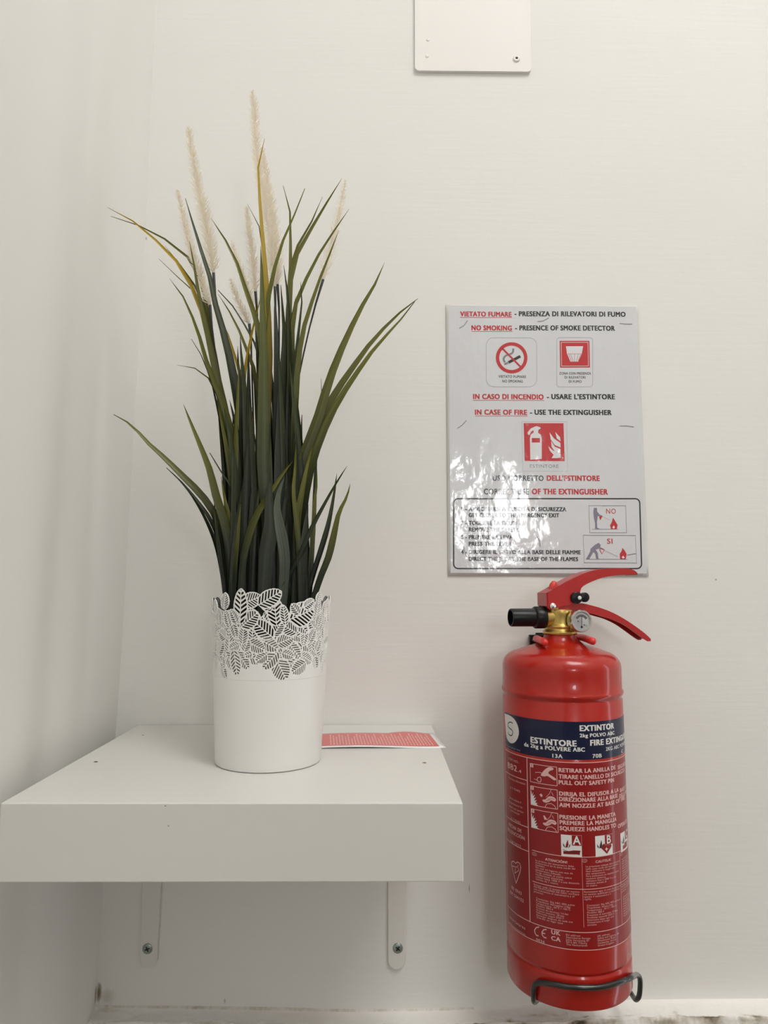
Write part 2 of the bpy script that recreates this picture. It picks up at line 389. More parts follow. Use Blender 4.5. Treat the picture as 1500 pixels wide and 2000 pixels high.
n1 = nt.nodes.new('ShaderNodeTexNoise'); n1.inputs['Scale'].default_value = 260; n1.inputs['Detail'].default_value = 4
g1 = nt.nodes.new('ShaderNodeNewGeometry'); nt.links.new(g1.outputs['Position'], n1.inputs['Vector'])
mm = nt.nodes.new('ShaderNodeMath'); mm.operation = 'MULTIPLY_ADD'; nt.links.new(n1.outputs['Fac'], mm.inputs[0]); mm.inputs[1].default_value = 1.2; mm.inputs[2].default_value = -0.6
ad = nt.nodes.new('ShaderNodeMath'); ad.operation = 'ADD'; ad.use_clamp = True; nt.links.new(mm.outputs[0], ad.inputs[0]); nt.links.new(at.outputs['Color'], ad.inputs[1])
mu = nt.nodes.new('ShaderNodeMath'); mu.operation = 'MULTIPLY'; nt.links.new(ad.outputs[0], mu.inputs[0]); nt.links.new(at.outputs['Color'], mu.inputs[1]); mu.use_clamp = True
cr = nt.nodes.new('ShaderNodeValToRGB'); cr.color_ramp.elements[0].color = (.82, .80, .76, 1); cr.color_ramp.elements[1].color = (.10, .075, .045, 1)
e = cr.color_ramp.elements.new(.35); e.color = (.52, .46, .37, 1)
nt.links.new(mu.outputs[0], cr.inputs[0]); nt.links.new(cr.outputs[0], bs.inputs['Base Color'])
bp = nt.nodes.new('ShaderNodeBump'); bp.inputs['Distance'].default_value = .0006; nt.links.new(n1.outputs['Fac'], bp.inputs['Height']); nt.links.new(bp.outputs[0], bs.inputs['Normal'])

# ceiling lamp and the added fill lamp (both outside the frame)
for li, (lx_, ly_, lr_, ls_) in enumerate(LAMPS):
    t = thing('ceiling_and_fill_lamp', (lx_, ly_, CZ), ['small round white ceiling lamp close to the notice wall', 'large round white fill lamp added further into the room'][li], 'lamp')
    b = MB(); b.lathe([(lr_+.01, 0), (lr_+.01, -.03), (lr_+.002, -.034), (lr_+.002, -.03), (lr_, 0)], (lx_, ly_, CZ), seg=48); b.build('lamp_base', mat('lamp_base_metal', (.7, .7, .7), .3), t, smooth=40)
    b = MB(); b.lathe([(0.0, -.058), (lr_*.45, -.056), (lr_*.8, -.046), (lr_*.97, -.034), (lr_, -.028), (lr_, -.005), (0, -.004)], (lx_, ly_, CZ), seg=48)
    b.build('diffuser', mat('lamp_diffuser', (.9, .9, .9), .4, emit=((1.0, .995, .98), ls_)), t, smooth=60)

# ================================================================== SHELF
m_shelf = mat('white_shelf_foil', (.66, .65, .615), .28, bump=[(260, .00002, (1, 1, 1))])
m_brk = mat('painted_bracket', (.74, .72, .68), .5)
m_screw = mat('zinc_screw', (.33, .38, .36), .4, .8)
m_dark = mat('dark_hole', (.03, .025, .02), .9)
SH = thing('wall_shelf', (0.15, 0, 1.311), 'thick white square-edged wall shelf holding the potted grass', 'shelf')
b = MB(); b.box((0, -.26, 1.311), (.30, -.0008, 1.36)); b.build('board', m_shelf, SH, bevel=.0008)
for (xl, xr, yb, sx, sy) in ((277, 320, 1888, 288, 1853), (757, 795, 1890, 777, 1852)):
    a = at_y(xl, 1725, 0)[0]; c = at_y(xr, 1725, 0)[0]; zb = at_y(xl, yb, 0)[2]
    al = at_y(xl+(-1 if xl < 400 else 1), yb-20, 0)[0]; cr_ = at_y(xr-(12 if xl < 400 else 4), yb-20, 0)[0]
    r = (cr_-al)/2; mx_ = (cr_+al)/2
    out = [(a, 1.3105), (c, 1.3105), (cr_, zb+r)]+[(mx_+r*math.cos(math.radians(k)), zb+r+r*math.sin(math.radians(k))) for k in range(-15, -180, -15)]+[(al, zb+r)]
    b = MB(); b.prism(out, (0, -.0016, 0), (1, 0, 0), (0, 0, 1), (0, 1, 0), .0028)
    b.prism([(a+.001, -.0005), (c-.001, -.0005), (c-.001, -.21), (a+.001, -.21)], (0, 0, 1.3096), (1, 0, 0), (0, 1, 0), (0, 0, 1), .0022)
    br = b.build('bracket', m_brk, SH, bevel=.0007)
    p = at_y(sx, sy, -.003)
    b = MB(); b.lathe([(0.0, .0009), (.0022, .0008), (.0045, .0003), (.0052, -.0004), (.0052, -.0006), (0, -.0006)], (p[0], -.0033, p[2]), (0, -1, 0), 24)
    rot = .4 if xl < 400 else .9
    for k in range(2):
        an = rot+k*math.pi/2; d = Vector((math.cos(an), 0, math.sin(an)))
        b.prism([(-.0024, -.0006), (.0024, -.0006), (.0024, .0006), (-.0024, .0006)], (p[0], -.0042, p[2]), d, Vector((-d.z, 0, d.x)), (0, 1, 0), .0004, 1)
    b.build('screw', [m_screw, m_dark], br, smooth=50)
for (px, py, r) in ((279, 1436, .0011), (187, 1488, .0016), (829, 1490, .0017)):
    p = at_z(px, py, 1.36); b = MB()
    b.lathe([(r, .00015), (r*.8, .0001), (0, .00005)], (p[0], p[1], 1.36), seg=9)
    b.build('peg_hole', mat('chip_brown', (.25, .13, .04), .8) if px > 800 else m_dark, SH)
for (px, py) in ((323, 1574), (329, 1613)):
    p = at_y(px, py, -.26); b = MB(); b.lathe([(.0005, .0001), (0, .00015)], (p[0], -.26, p[2]), (0, -1, 0), 8); b.build('speck', mat('speck_brown', (.3, .25, .18), .8), SH)

# ================================================================== WALL PLATE
PLX0, PLX1, PLZ0 = at_y(810, 100, 0)[0], at_y(1036, 100, 0)[0], at_y(920, 143, 0)[2]
PL = thing('junction_cover', ((PLX0+PLX1)/2, 0, PLZ0), 'white painted square cover plate screwed high on the wall', 'cover plate')
r = .005; zt = PLZ0+.134
out = [(PLX0+r+r*math.cos(math.radians(a)), PLZ0+r+r*math.sin(math.radians(a))) for a in range(180, 271, 15)]+[(PLX1-r+r*math.cos(math.radians(a)), PLZ0+r+r*math.sin(math.radians(a))) for a in range(270, 361, 15)]
out += [(PLX1-r+r*math.cos(math.radians(a)), zt-r+r*math.sin(math.radians(a))) for a in range(0, 91, 15)]+[(PLX0+r+r*math.cos(math.radians(a)), zt-r+r*math.sin(math.radians(a))) for a in range(90, 181, 15)]
m_plate = mat('painted_plate', (.80, .775, .745), .5, bump=[(1.0, .0006, (20, 20, 14)), (120, .00008, (1, 1, 1))])
b = MB(); b.prism(out, (0, -.0016, 0), (1, 0, 0), (0, 0, 1), (0, 1, 0), .0034); b.build('plate', m_plate, PL, bevel=.0009)
p = at_y(1009, 114, -.004)
b = MB(); b.lathe([(.0042, 0), (.0042, .0008), (.0034, .0016), (.0016, .0017), (.0014, .0008), (0, .0007)], (p[0], -.0032, p[2]), (0, -1, 0), 24)
sw = b.build('screw', m_plate, PL, smooth=40)
b = MB(); b.lathe([(.0013, .0009), (0, .00095)], (p[0], -.0032, p[2]), (0, -1, 0), 12); b.build('socket', m_dark, sw)
for (px, py) in ((836, 78), (834, 110)):
    p = at_y(px, py, -.003); b = MB(); b.lathe([(.0024, 0), (.002, .0006), (.0009, .0008), (0, .0008)], (p[0], -.0030, p[2]), (0, -1, 0), 16); b.build('paint_bump', m_plate, PL, smooth=60)

# ================================================================== POSTER (laminated notice)
px0, px1, pz0, pz1 = 0.3180, 0.5300, 1.5128, 1.8100
def lam_bump(): return [(1.0, .0032, (11, 1, 8)), (1.0, .0010, (30, 1, 22)), (1.0, .00014, (160, 1, 120))]
def pmat(name, col, spec=.5): return mat(name, col, .38, coat=1.0, coat_rough=.09, bump=lam_bump(), spec=spec)
m_paper = pmat('laminated_paper', (.66, .665, .69)); m_lam = mat('laminate_film', (.72, .71, .69), .25, coat=1, coat_rough=.08, bump=lam_bump())
pm = [pmat('print_black', (.012, .012, .014)), pmat('print_red', (.52, .012, .018)), pmat('print_white', (.72, .72, .74)), pmat('print_grey', (.22, .22, .24)), pmat('print_violet_grey', (.20, .19, .25)), pmat('print_light_grey', (.42, .42, .43))]
BK, RD, WH, GR, VG, LG = range(6)
PO = thing('safety_notice', ((px0+px1)/2, 0, pz0), 'laminated fire safety notice in Italian and English stuck on the wall above the extinguisher', 'notice')
def pw(x, z): return -0.0011-0.0004*math.sin(x*40+z*22)*math.sin((x-px0)/(px1-px0)*3.1)
def wavegrid(name, x0, x1, z0, z1, off, mt, n=30, thick=0.0):
    xs = np.linspace(x0, x1, n); zs = np.linspace(z0, z1, n); m = MB()
    V = [(x, pw(x, z)-off, z) for z in zs for x in xs]; m.add(V, [(j*n+i, j*n+i+1, (j+1)*n+i+1, (j+1)*n+i) for j in range(n-1) for i in range(n-1)])
    o = m.build(name, mt, PO, smooth=180, fixn=False)
    if thick: so = o.modifiers.new('solid', 'SOLIDIFY'); so.thickness = thick; so.offset = -1
    return o
wavegrid('laminate_sheet', px0, px1, pz0, pz1, 0, m_lam, thick=.0005)
wavegrid('paper', px0+.0028, px1-.0022, pz0+.003, pz1-.001, .00012, m_paper)
def psurf(x, z, l): return (x, pw(x, z)-.00012-.00006*l, z), (0, -1, 0)
P = Print(psurf, lambda px, py: tuple(at_y(px, py, -.0012)[[0, 2]])); P.ppm = 1/1870; P.ds = .006; P.dz = .012
B = .075
def uline(x0, x1, y, mi): P.stroke([(x0, y), (x1, y)], .9, mi)
P.text('VIETATO FUMARE', (898.8, 618), 999.4, 9.6, RD, B); uline(898.8, 1000, 620.2, RD); P.text('-', (1004.9, 617), 1009, 9.6, BK, B)
P.text('PRESENZA DI RILEVATORI DI FUMO', (1013.5, 617.5), 1222, 9.6, BK, B)
P.text('NO SMOKING', (920.7, 645), 1000, 9.6, RD, B); uline(920.7, 1001, 647.4, RD); P.text('-', (1006, 645), 1010, 9.6, BK, B)
P.text('PRESENCE OF SMOKE DETECTOR', (1014.5, 645), 1201, 9.6, BK, B)
P.text('IN CASO DI INCENDIO', (924, 779.5), 1062, 10, RD, B); uline(924, 1063, 782, RD); P.text('-', (1068, 779.5), 1072.5, 9.6, BK, B)
P.text("USARE L'ESTINTORE", (1077, 779.5), 1201, 10, BK, B)
P.text('IN CASE OF FIRE', (927.5, 810), 1029.5, 10, RD, B); uline(927.5, 1030, 812.6, RD); P.text('-', (1035, 810), 1039.5, 9.6, BK, B)
P.text('USE THE EXTINGUISHER', (1044, 810), 1194.6, 10, BK, B)
P.text('USO CORRETTO', (962.5, 939), 1061.5, 10.5, BK, .03); P.text("DELL'ESTINTORE", (1067.7, 939), 1171.6, 10.5, RD, B)
P.text('CORRECT USE', (945, 965.5), 1032.7, 11, BK, .03); P.text('OF THE EXTINGUISHER', (1038.5, 965.5), 1187.5, 11, RD, B)
for (t_, x, x1, y) in (('1 -', 900.5, 912, 998), ("AVVICINARSI A L'USCITA DI SICUREZZA", 915.5, 1106, 998), ('GET CLOSER TO THE EMERGENCY EXIT', 915.5, 1092, 1010),
                       ('2 -', 900.5, 912, 1025.3), ('TOGLIERE LA SICURA', 915.5, 1014.4, 1025.3), ('REMOVE THE SAFETY', 915.5, 1014.4, 1038.2), ('3 -', 900.5, 912, 1053), ('PREMERE LA LEVA', 915.5, 1002, 1053),
                       ('PRESS THE LEVER', 915.5, 999.4, 1066), ('4 -', 900.5, 912, 1082), ('DIRIGERE IL GETTO ALLA BASE DELLE FIAMME', 915.5, 1134, 1082), ('DIRECT THE JET AT THE BASE OF THE FLAMES', 915.5, 1129, 1095.4)):
    P.text(t_, (x, y), x1, 8, BK, B)
P.stroke(rrect(886, 974, 1251, 1110.5, 9, tl=(0, 0), tr=(-1.5, 0), br=(2, 0)), 2.6, BK, closed=True)
# no smoking sign
P.stroke(rrect(949.5, 659.5, 1048.5, 755.5, 15), 1.0, LG, closed=True)
k5 = 6.25
def q5(pts): return flip(pts, 930, 650, k5)
P.stroke(q5([(345, 385), (390, 365)]), 4.2, GR); P.stroke(q5([(395, 362), (540, 285)]), 5.6, BK)
P.stroke([tuple(q) for q in spline(q5([(350, 360), (335, 320), (360, 280), (410, 262), (445, 240), (455, 190)]), 24)], 4.0, GR)
P.stroke(circ(999.3, 698.8, 27.6, 27.2, 48), 7.0, RD, lvl=3, closed=True)
P.stroke([(980.5, 680), (1018.5, 718)], 3.6, RD, lvl=3)
P.text('VIETATO FUMARE', (973.4, 738), 1027.3, 5.2, BK, .02); P.text('NO SMOKING', (981, 747), 1021, 5.2, BK, .02)
# smoke detector sign
P.stroke(rrect(1087.6, 659.5, 1157.5, 755.5, 6), 1.0, LG, closed=True)
P.poly([(1093, 665.8), (1151, 665.8), (1152, 718), (1094, 718)], RD)
P.stroke([(1096, 668.8), (1148, 668.8), (1149, 715), (1097, 715)], 1.3, WH, closed=True)
P.poly(q5([(1095, 165), (1305, 165), (1288, 255), (1245, 352), (1150, 352), (1108, 255)]), WH, lvl=2)
for a_, b_ in (((1130, 262), (1165, 350)), ((1150, 262), (1185, 345)), ((1200, 262), (1200, 350)), ((1245, 262), (1225, 345)), ((1275, 262), (1245, 345)), ((1115, 258), (1285, 258))): P.stroke(q5([a_, b_]), .7, RD, lvl=3)
for (t_, x, x1, y) in (('ZONA CON PRESENZA', 1092.5, 1154, 731.5), ('DI RILEVATORI', 1103, 1143.5, 739.3), ('DI FUMO', 1111, 1136, 747.5)): P.text(t_, (x, y), x1, 4.8, BK, .02)
# extinguisher sign
P.stroke([(1019, 823.5), (1107, 823.5), (1109, 920.5), (1021, 920.5)], .8, LG, closed=True)
P.poly([(1022.8, 826.5), (1100.7, 826.5), (1103, 900.6), (1024.5, 900.6)], RD)
P.poly(q5([(660, 1600-50), (655, 1290), (665, 1245), (700, 1220), (700, 1190), (670, 1205), (650, 1250), (628, 1240), (628, 1215), (665, 1170), (705, 1150), (735, 1140), (785, 1155), (785, 1170), (760, 1185), (755, 1220), (790, 1245), (800, 1290), (800, 1540)]), WH, lvl=2)
P.poly(q5([(678, 1285), (778, 1285), (778, 1340), (678, 1340)]), RD, lvl=3)
for fl in ([(895, 1215), (950, 1290), (1030, 1345), (1030, 1400), (960, 1370), (910, 1300)], [(965, 1210), (1025, 1275), (1030, 1325), (985, 1290)], [(915, 1320), (960, 1390), (1030, 1420), (1030, 1470), (960, 1450), (920, 1390)],
           [(880, 1385), (940, 1440), (1030, 1480), (1030, 1525), (990, 1530), (920, 1530), (945, 1490), (900, 1440)]): P.poly(q5(fl), WH, lvl=2)
P.text('ESTINTORE', (1035, 913.5), 1091, 6.2, GR, .0)
# NO / SI boxes
k6 = 10.714
def q6(pts): return flip(pts, 1130, 970, k6)
P.stroke(q6([(215, 190), (985, 190), (1005, 757), (235, 757)]), 1.4, GR, closed=True)
P.stroke(q6([(95, 810), (1190, 815), (1212, 1390), (115, 1383)]), 1.4, GR, closed=True)
P.text('NO', q6([(580, 355)])[0], 1203, 9.6, RD, .01); P.text('SI', q6([(598, 985)])[0], 1196.5, 10, RD, .02)
P.poly(q6([(320, 235), (385, 235), (388, 310), (440, 375), (500, 400), (490, 425), (400, 405), (385, 540), (390, 650), (430, 665), (430, 680), (345, 680), (345, 560), (320, 440), (310, 330)]), VG, lvl=2)
P.poly(q6([(430, 420), (505, 400), (455, 495)]), RD, lvl=3); P.stroke(q6([(505, 420), (660, 490)]), .8, LG)
P.stroke(q6([(285, 680), (830, 680)]), .9, VG); P.poly(q6([(722, 440), (765, 510), (815, 590), (800, 680), (680, 680), (660, 600), (700, 520)]), RD, lvl=3); P.poly(q6([(735, 600), (765, 650), (735, 672), (705, 650)]), WH, lvl=4)
P.poly(q6([(420, 965), (460, 1010), (455, 1060), (530, 1095), (530, 1120), (430, 1085), (360, 1110), (400, 1180), (410, 1290), (440, 1300), (365, 1305), (350, 1200), (310, 1160), (230, 1290), (230, 1305), (155, 1305), (240, 1150), (250, 1090), (340, 1010)]), VG, lvl=2)
P.stroke(q6([(440, 1100), (485, 1200), (540, 1115), (455, 1085)]), 1.6, RD, lvl=3); P.stroke(q6([(545, 1125), (820, 1255)]), 1.1, LG)
P.stroke(q6([(150, 1310), (1020, 1312)]), .9, VG); P.poly(q6([(918, 1070), (965, 1130), (1005, 1200), (985, 1310), (870, 1310), (860, 1200), (900, 1140)]), RD, lvl=3); P.poly(q6([(935, 1235), (965, 1280), (930, 1300), (900, 1270)]), WH, lvl=4)
# pen and crease marks
for s_ in ([(897, 641), (906, 636), (913, 626)], [(1050, 628), (1060, 627), (1072, 621)], [(1210, 632), (1222, 633), (1235, 633)], [(893, 837), (903, 830), (911, 821)], [(1210, 832), (1225, 832), (1238, 834)], [(1049, 1048), (1054, 1056), (1055, 1068)], [(905, 1065), (907, 1075), (911, 1087)], [(1225, 1084), (1242, 1081)]):
    P.stroke(s_, 1.3, GR, lvl=5)
P.build('printed_content', pm, PO, label='black and red lettering with pictograms')

# ================================================================== FIRE EXTINGUISHER
EX, EY, ER = 0.4188, -0.0605, 0.0550
def ez(px, py, Y=EY): return at_y(px, py, Y)[2]
ZB = at_y(1148, 1977, EY-ER*.985)[2]
SHZ = ez(1100, 1262)                       # foot of the neck
ZS1 = ez(981, 1345, EY); ZS2 = at_y(1141, 1909, EY-ER)[2]
m_red = mat('red_enamel', (.39, .013, .007), .27, spec=.35, coat=.32, coat_rough=.04, bump=[(1.0, .0004, (9, 9, 5)), (700, .000012, (1, 1, 1))])
XT = thing('fire_extinguisher', (EX, EY, ZB), 'red two kilogram powder fire extinguisher hanging on the wall below the notice', 'fire extinguisher')
neck = SHZ+.0005
prof = [(0, ZB+.006), (ER-.010, ZB+.006), (ER-.0035, ZB), (ER-.001, ZB+.0006), (ER, ZB+.003), (ER, ZS2-.003), (ER-.0002, ZS2-.0018), (ER-.0011, ZS2-.0006), (ER-.0012, ZS2+.0003), (ER-.0004, ZS2+.0013), (ER, ZS2+.003),
        (ER, ZS1-.0065), (ER-.0009, ZS1-.005), (ER-.0010, ZS1-.0042), (ER-.0002, ZS1-.003), (ER+.0008, ZS1-.0012), (ER+.0010, ZS1), (ER+.0006, ZS1+.0015), (ER-.0002, ZS1+.0026)]
H0 = ez(981, 1300); top = ez(1100, 1259)
prof += [(ER-.0002, H0-.006)]
for a in range(0, 76, 5):
    prof.append((ER-.0002-.016+.016*math.cos(math.radians(a)), H0+.0145*math.sin(math.radians(a))))
prof += [(.034, H0+.0172), (.028, H0+.0190), (.022, H0+.0208), (.0185, H0+.0232), (.0160, H0+.0262), (.0150, H0+.0285), (.0146, H0+.0305), (0, H0+.0305)]
b = MB(); b.lathe(prof, (EX, EY, 0), seg=160); cyl = b.build('cylinder', m_red, XT, smooth=50)
NZ = H0+.0305
# --- label, wrapped round the cylinder
LR = ER+.00015
def lsurf(s, z, l):
    a = s/ER; n = (math.sin(a), -math.cos(a), 0); R2 = LR+.00006*l
    return (EX+n[0]*R2, EY+n[1]*R2, z), n
def toL(px, py):
    a, z = at_cyl(px, py, EX, EY, ER); return (a*ER, z)
L = Print(lsurf, toL); L.ppm = 1/2200
def lm(name, col): return mat(name, col, .34, coat=.22, coat_rough=.06, spec=.3)
lmats = [lm('label_white', (.72, .70, .68)), lm('label_navy', (.004, .007, .035)), lm('label_pink', (.70, .42, .40)), lm('label_red', (.25, .008, .009)), lm('label_ink', (.03, .03, .035)), lm('label_grey_blue', (.25, .27, .34))]
W_, NV, PK, LRD, INK, GB = range(6)
sL = toL(990, 1600)[0]; sR = sL+ER*math.radians(262)
zt1 = toL(1112, 1409.5)[1]; zt2 = toL(1130, 1484)[1]; zl = toL(1114, 1489.5)[1]; zb1 = toL(1150, 1821)[1]; zb2 = toL(1149, 1855.6)[1]
L.band(sL, sR, zb2, zl, LRD, 0); L.band(sL, sR, zt2, zt1, NV, 1)
def hline(s0, s1, z, w=.0006, mi=PK, lvl=2): L.band(s0, s1, z-w/2, z+w/2, mi, lvl)
def vline(s, z0, z1, w=.0006, mi=PK, lvl=2): L.band(s-w/2, s+w/2, z0, z1, mi, lvl, n=1)
hline(sL, sR, zl); hline(sL, sR, zb1); hline(sL, sR, zb2); vline(sL, zb2, zl)
sv = toL(1031, 1560)[0]; vline(sv, zb1, zl, .0008)
for (px, py) in ((1029, 1524), (1032, 1616), (1033, 1663)): hline(sL, sv, toL(px, py)[1])
L.poly([(970+x/11.54, 1380+y/11.54) for x, y in [(190, 160)]+[tuple(q) for q in spline([(190, 160), (300, 200), (400, 280), (470, 400), (503, 530), (500, 640), (470, 730), (420, 800), (350, 830), (290, 800), (240, 720), (215, 600), (203, 400)], 40)[1:]]], W_, 2)
L.stroke([(970+q[0]/11.54, 1380+q[1]/11.54) for q in spline(((368, 382), (345, 358), (300, 352), (265, 385), (265, 440), (290, 480), (335, 515), (365, 555), (365, 610), (345, 650), (305, 645), (275, 610), (268, 565)), 40)], 2.0, NV, 3)
L.text('smartwares', (988, 1455.5), 1016, 4.2, GB, .0)
c = L.text('EXTINTOR', (1132, 1428), 1199, 11.5, W_, .075)
L.text('2kg POLVO ABC', (1132, 1440), 1200, 7.2, W_, .06)
L.text('ESTINTORE', (1036.5, 1450), 1126, 11.5, W_, .075)
L.text('da 2kg a POLVERE ABC', (1024, 1457), 1142, 7.8, W_, .06)
L.text('FIRE EXTINGUISHER', (1152.5, 1456.5), None, 11.5, W_, .075, cond=c)
L.text('2KG ABC POWDER', (1183, 1466.5), None, 7, W_, .03, cond=c)
L.text('13A', (1079, 1479.5), 1099, 7.6, W_, .04); L.text('70B', (1157, 1480.5), 1175, 7.6, W_, .04); L.text('C', (1213, 1471), 1216, 6.5, W_, .04)
L.text('ITEM NO.:', (993.5, 1482.5), 1014, 4, PK, .0); L.text('BB2', (992.5, 1499), 1010, 11, PK, .03); L.text('.4', (1012, 1508), 1018.5, 6, PK, .03)
for i, (t_, x0, x1, y) in enumerate((('Warranty information', 994, 1026, 1522), ('1) 3 YEARS', 997, 1016, 1541), ('See the website of', 996, 1018, 1561), ('the manufacturer for', 994, 1021, 1568), ('details and service', 995, 1022, 1577), ('instructions', 998, 1015, 1585.5), ('2) 5 YEARS', 998, 1017, 1601))):
    L.text(t_, (x0, y-2), x1, 4, PK, .0)
L.text('FECHA DE', (994.5, 1612.5), 1019, 6.5, PK, .03); L.text('PRODUCCIÓN:', (992.5, 1622), 1026, 6.5, PK, .03); L.text('08/2023', (998, 1645), 1017, 5.5, PK, .0)
k4 = 5.263
def q4(p): return [(970+x/k4, 1480+y/k4) for x, y in p]
L.stroke(q4([(203, 1290), (155, 1095), (158, 1070), (175, 1062), (200, 1085), (215, 1070), (240, 1085), (250, 1120), (245, 1170), (203, 1290)]), 1.7, PK)
L.stroke(q4([(160, 1110), (215, 1125), (225, 1100)]), 1.2, PK); L.stroke(q4([(190, 1190), (195, 1130)]), 1.2, PK); L.stroke(q4([(190, 1185), (228, 1160), (225, 1130)]), 1.2, PK)
L.text('BS EN3', (1000, 1735), 1019, 6, PK, .02); L.text('KM 534152', (997, 1744), 1023, 6, PK, .02)
L.text('smartwares', (996, 1792), 1026, 6, PK, .0); L.text('www.smartwares.eu', (996, 1802), 1026, 3.6, PK, .0)
# instruction pictures
k3 = 6.818
def q3(p): return [(1020+x/k3, 1470+y/k3) for x, y in p]
for (cs, n_) in (([(107, 142), (460, 190), (465, 440), (112, 385)], 1), ([(113, 442), (465, 492), (472, 745), (118, 695)], 2), ([(120, 747), (472, 802), (480, 1055), (125, 1000)], 3)):
    A_ = [toL(*p) for p in q3(cs)]
    x0 = (A_[0][0]+A_[3][0])/2; x1 = (A_[1][0]+A_[2][0])/2; z1 = (A_[0][1]+A_[1][1])/2; z0 = (A_[2][1]+A_[3][1])/2
    hline(x0, x1, z0, .0005); hline(x0, x1, z1, .0005); vline(x0, z0, z1, .0005); vline(x1, z0, z1, .0005)
    def U(pts): return [(x0+(x1-x0)*u, z0+(z1-z0)*v) for u, v in pts]
    L.poly(U([(0, 1), (.13, 1), (.13, .8), (0, .8)]), PK, 2, raw=True)
    L.stroke(U([(.065, .83), (.065, .97)]), 1.0, LRD, 3, raw=True)
    if n_ == 1:
        L.poly(U(smooth([(.85, .95), (.72, .95), (.58, .8), (.48, .62), (.42, .45), (.55, .42), (.68, .46), (.9, .28), (.97, .36), (.8, .52), (.7, .62), (.75, .75), (.88, .85)])), PK, 2, raw=True)
        L.stroke(U([(.2, .55), (.35, .6), (.5, .58)]), 1.0, PK, 3, raw=True)
        L.stroke(U([(.3, .1), (.4, .08), (.43, .2), (.4, .35), (.3, .3), (.27, .18)]), 1.3, PK, 3, raw=True, closed=True)
        L.stroke(U([(.15, .2), (.3, .14)]), .8, PK, 3, raw=True)
    else:
        L.poly(U([(0, 0), (.32, 0), (.22, .08), (.27, .16), (.17, .14), (.24, .3), (.13, .24), (.22, .44), (.12, .36), (.17, .58), (.08, .46), (.11, .7), (.04, .5), (.03, .78), (0, .6)]), W_, 2, raw=True)
        if n_ == 2: L.poly(U([(.35, .62), (.42, .7), (.48, .6), (.43, .5)]), PK, 2, raw=True)
        else: L.poly(U([(.48, .78), (.53, .78), (.62, .6), (.52, .56)]), PK, 2, raw=True)
        L.poly(U(smooth([(.62, .5), (.72, .62), (.88, .6), (.95, .48), (.9, .38), (.78, .42), (.72, .34), (.6, .26), (.5, .28), (.46, .38), (.56, .42)])), PK, 2, raw=True)
        L.stroke(U([(.66, .45), (.8, .52), (.9, .5)]), .7, LRD, 3, raw=True); L.stroke(U([(.6, .36), (.74, .44)]), .7, LRD, 3, raw=True)
        L.stroke(U([(.6, .55), (.72, .75), (.8, 1.0)]), .8, PK, 2, raw=True); L.stroke(U([(.55, .02), (.62, .2), (.78, .25), (.9, .15), (.94, .02)]), 1.0, PK, 2, raw=True)
        L.stroke(U([(.8, .85), (.86, .68)]), .8, PK, 2, raw=True)
for (t_, x, y, x1) in (('RETIRAR LA ANILLA DE', 1091, 1507.5, 1202), ("TIRARE L'ANELLO DI", 1091, 1520, 1190), ('PULL OUT SAFETY PIN', 1091, 1531.5, 1199),
                       ('DIRIJA EL DIFUSOR A LA', 1092, 1553.5, 1208), ('DIREZIONARE ALLA BASE', 1092, 1564, 1206), ('AIM NOZZLE AT BASE OF FIRE', 1092, 1575.5, 1220),
                       ('PRESIONE LA MANETA', 1092.5, 1599, 1202), ('PREMERE LA MANIGLIA', 1093, 1609.5, 1204), ('SQUEEZE HANDLES TO', 1093, 1621, 1203)):
    L.text(t_, (x, y), x1, 8.2, PK, .075)
for (t_, x, y) in (('SEGURIDAD', 1206, 1503), ('SICUREZZA', 1193, 1517), ('BASE DE', 1210.5, 1548), ('DELLE FIAMME', 1209, 1559), ('OPERATE', 1206.5, 1618)):
    L.text(t_, (x, y), None, 8.2, PK, .075, cond=.95)
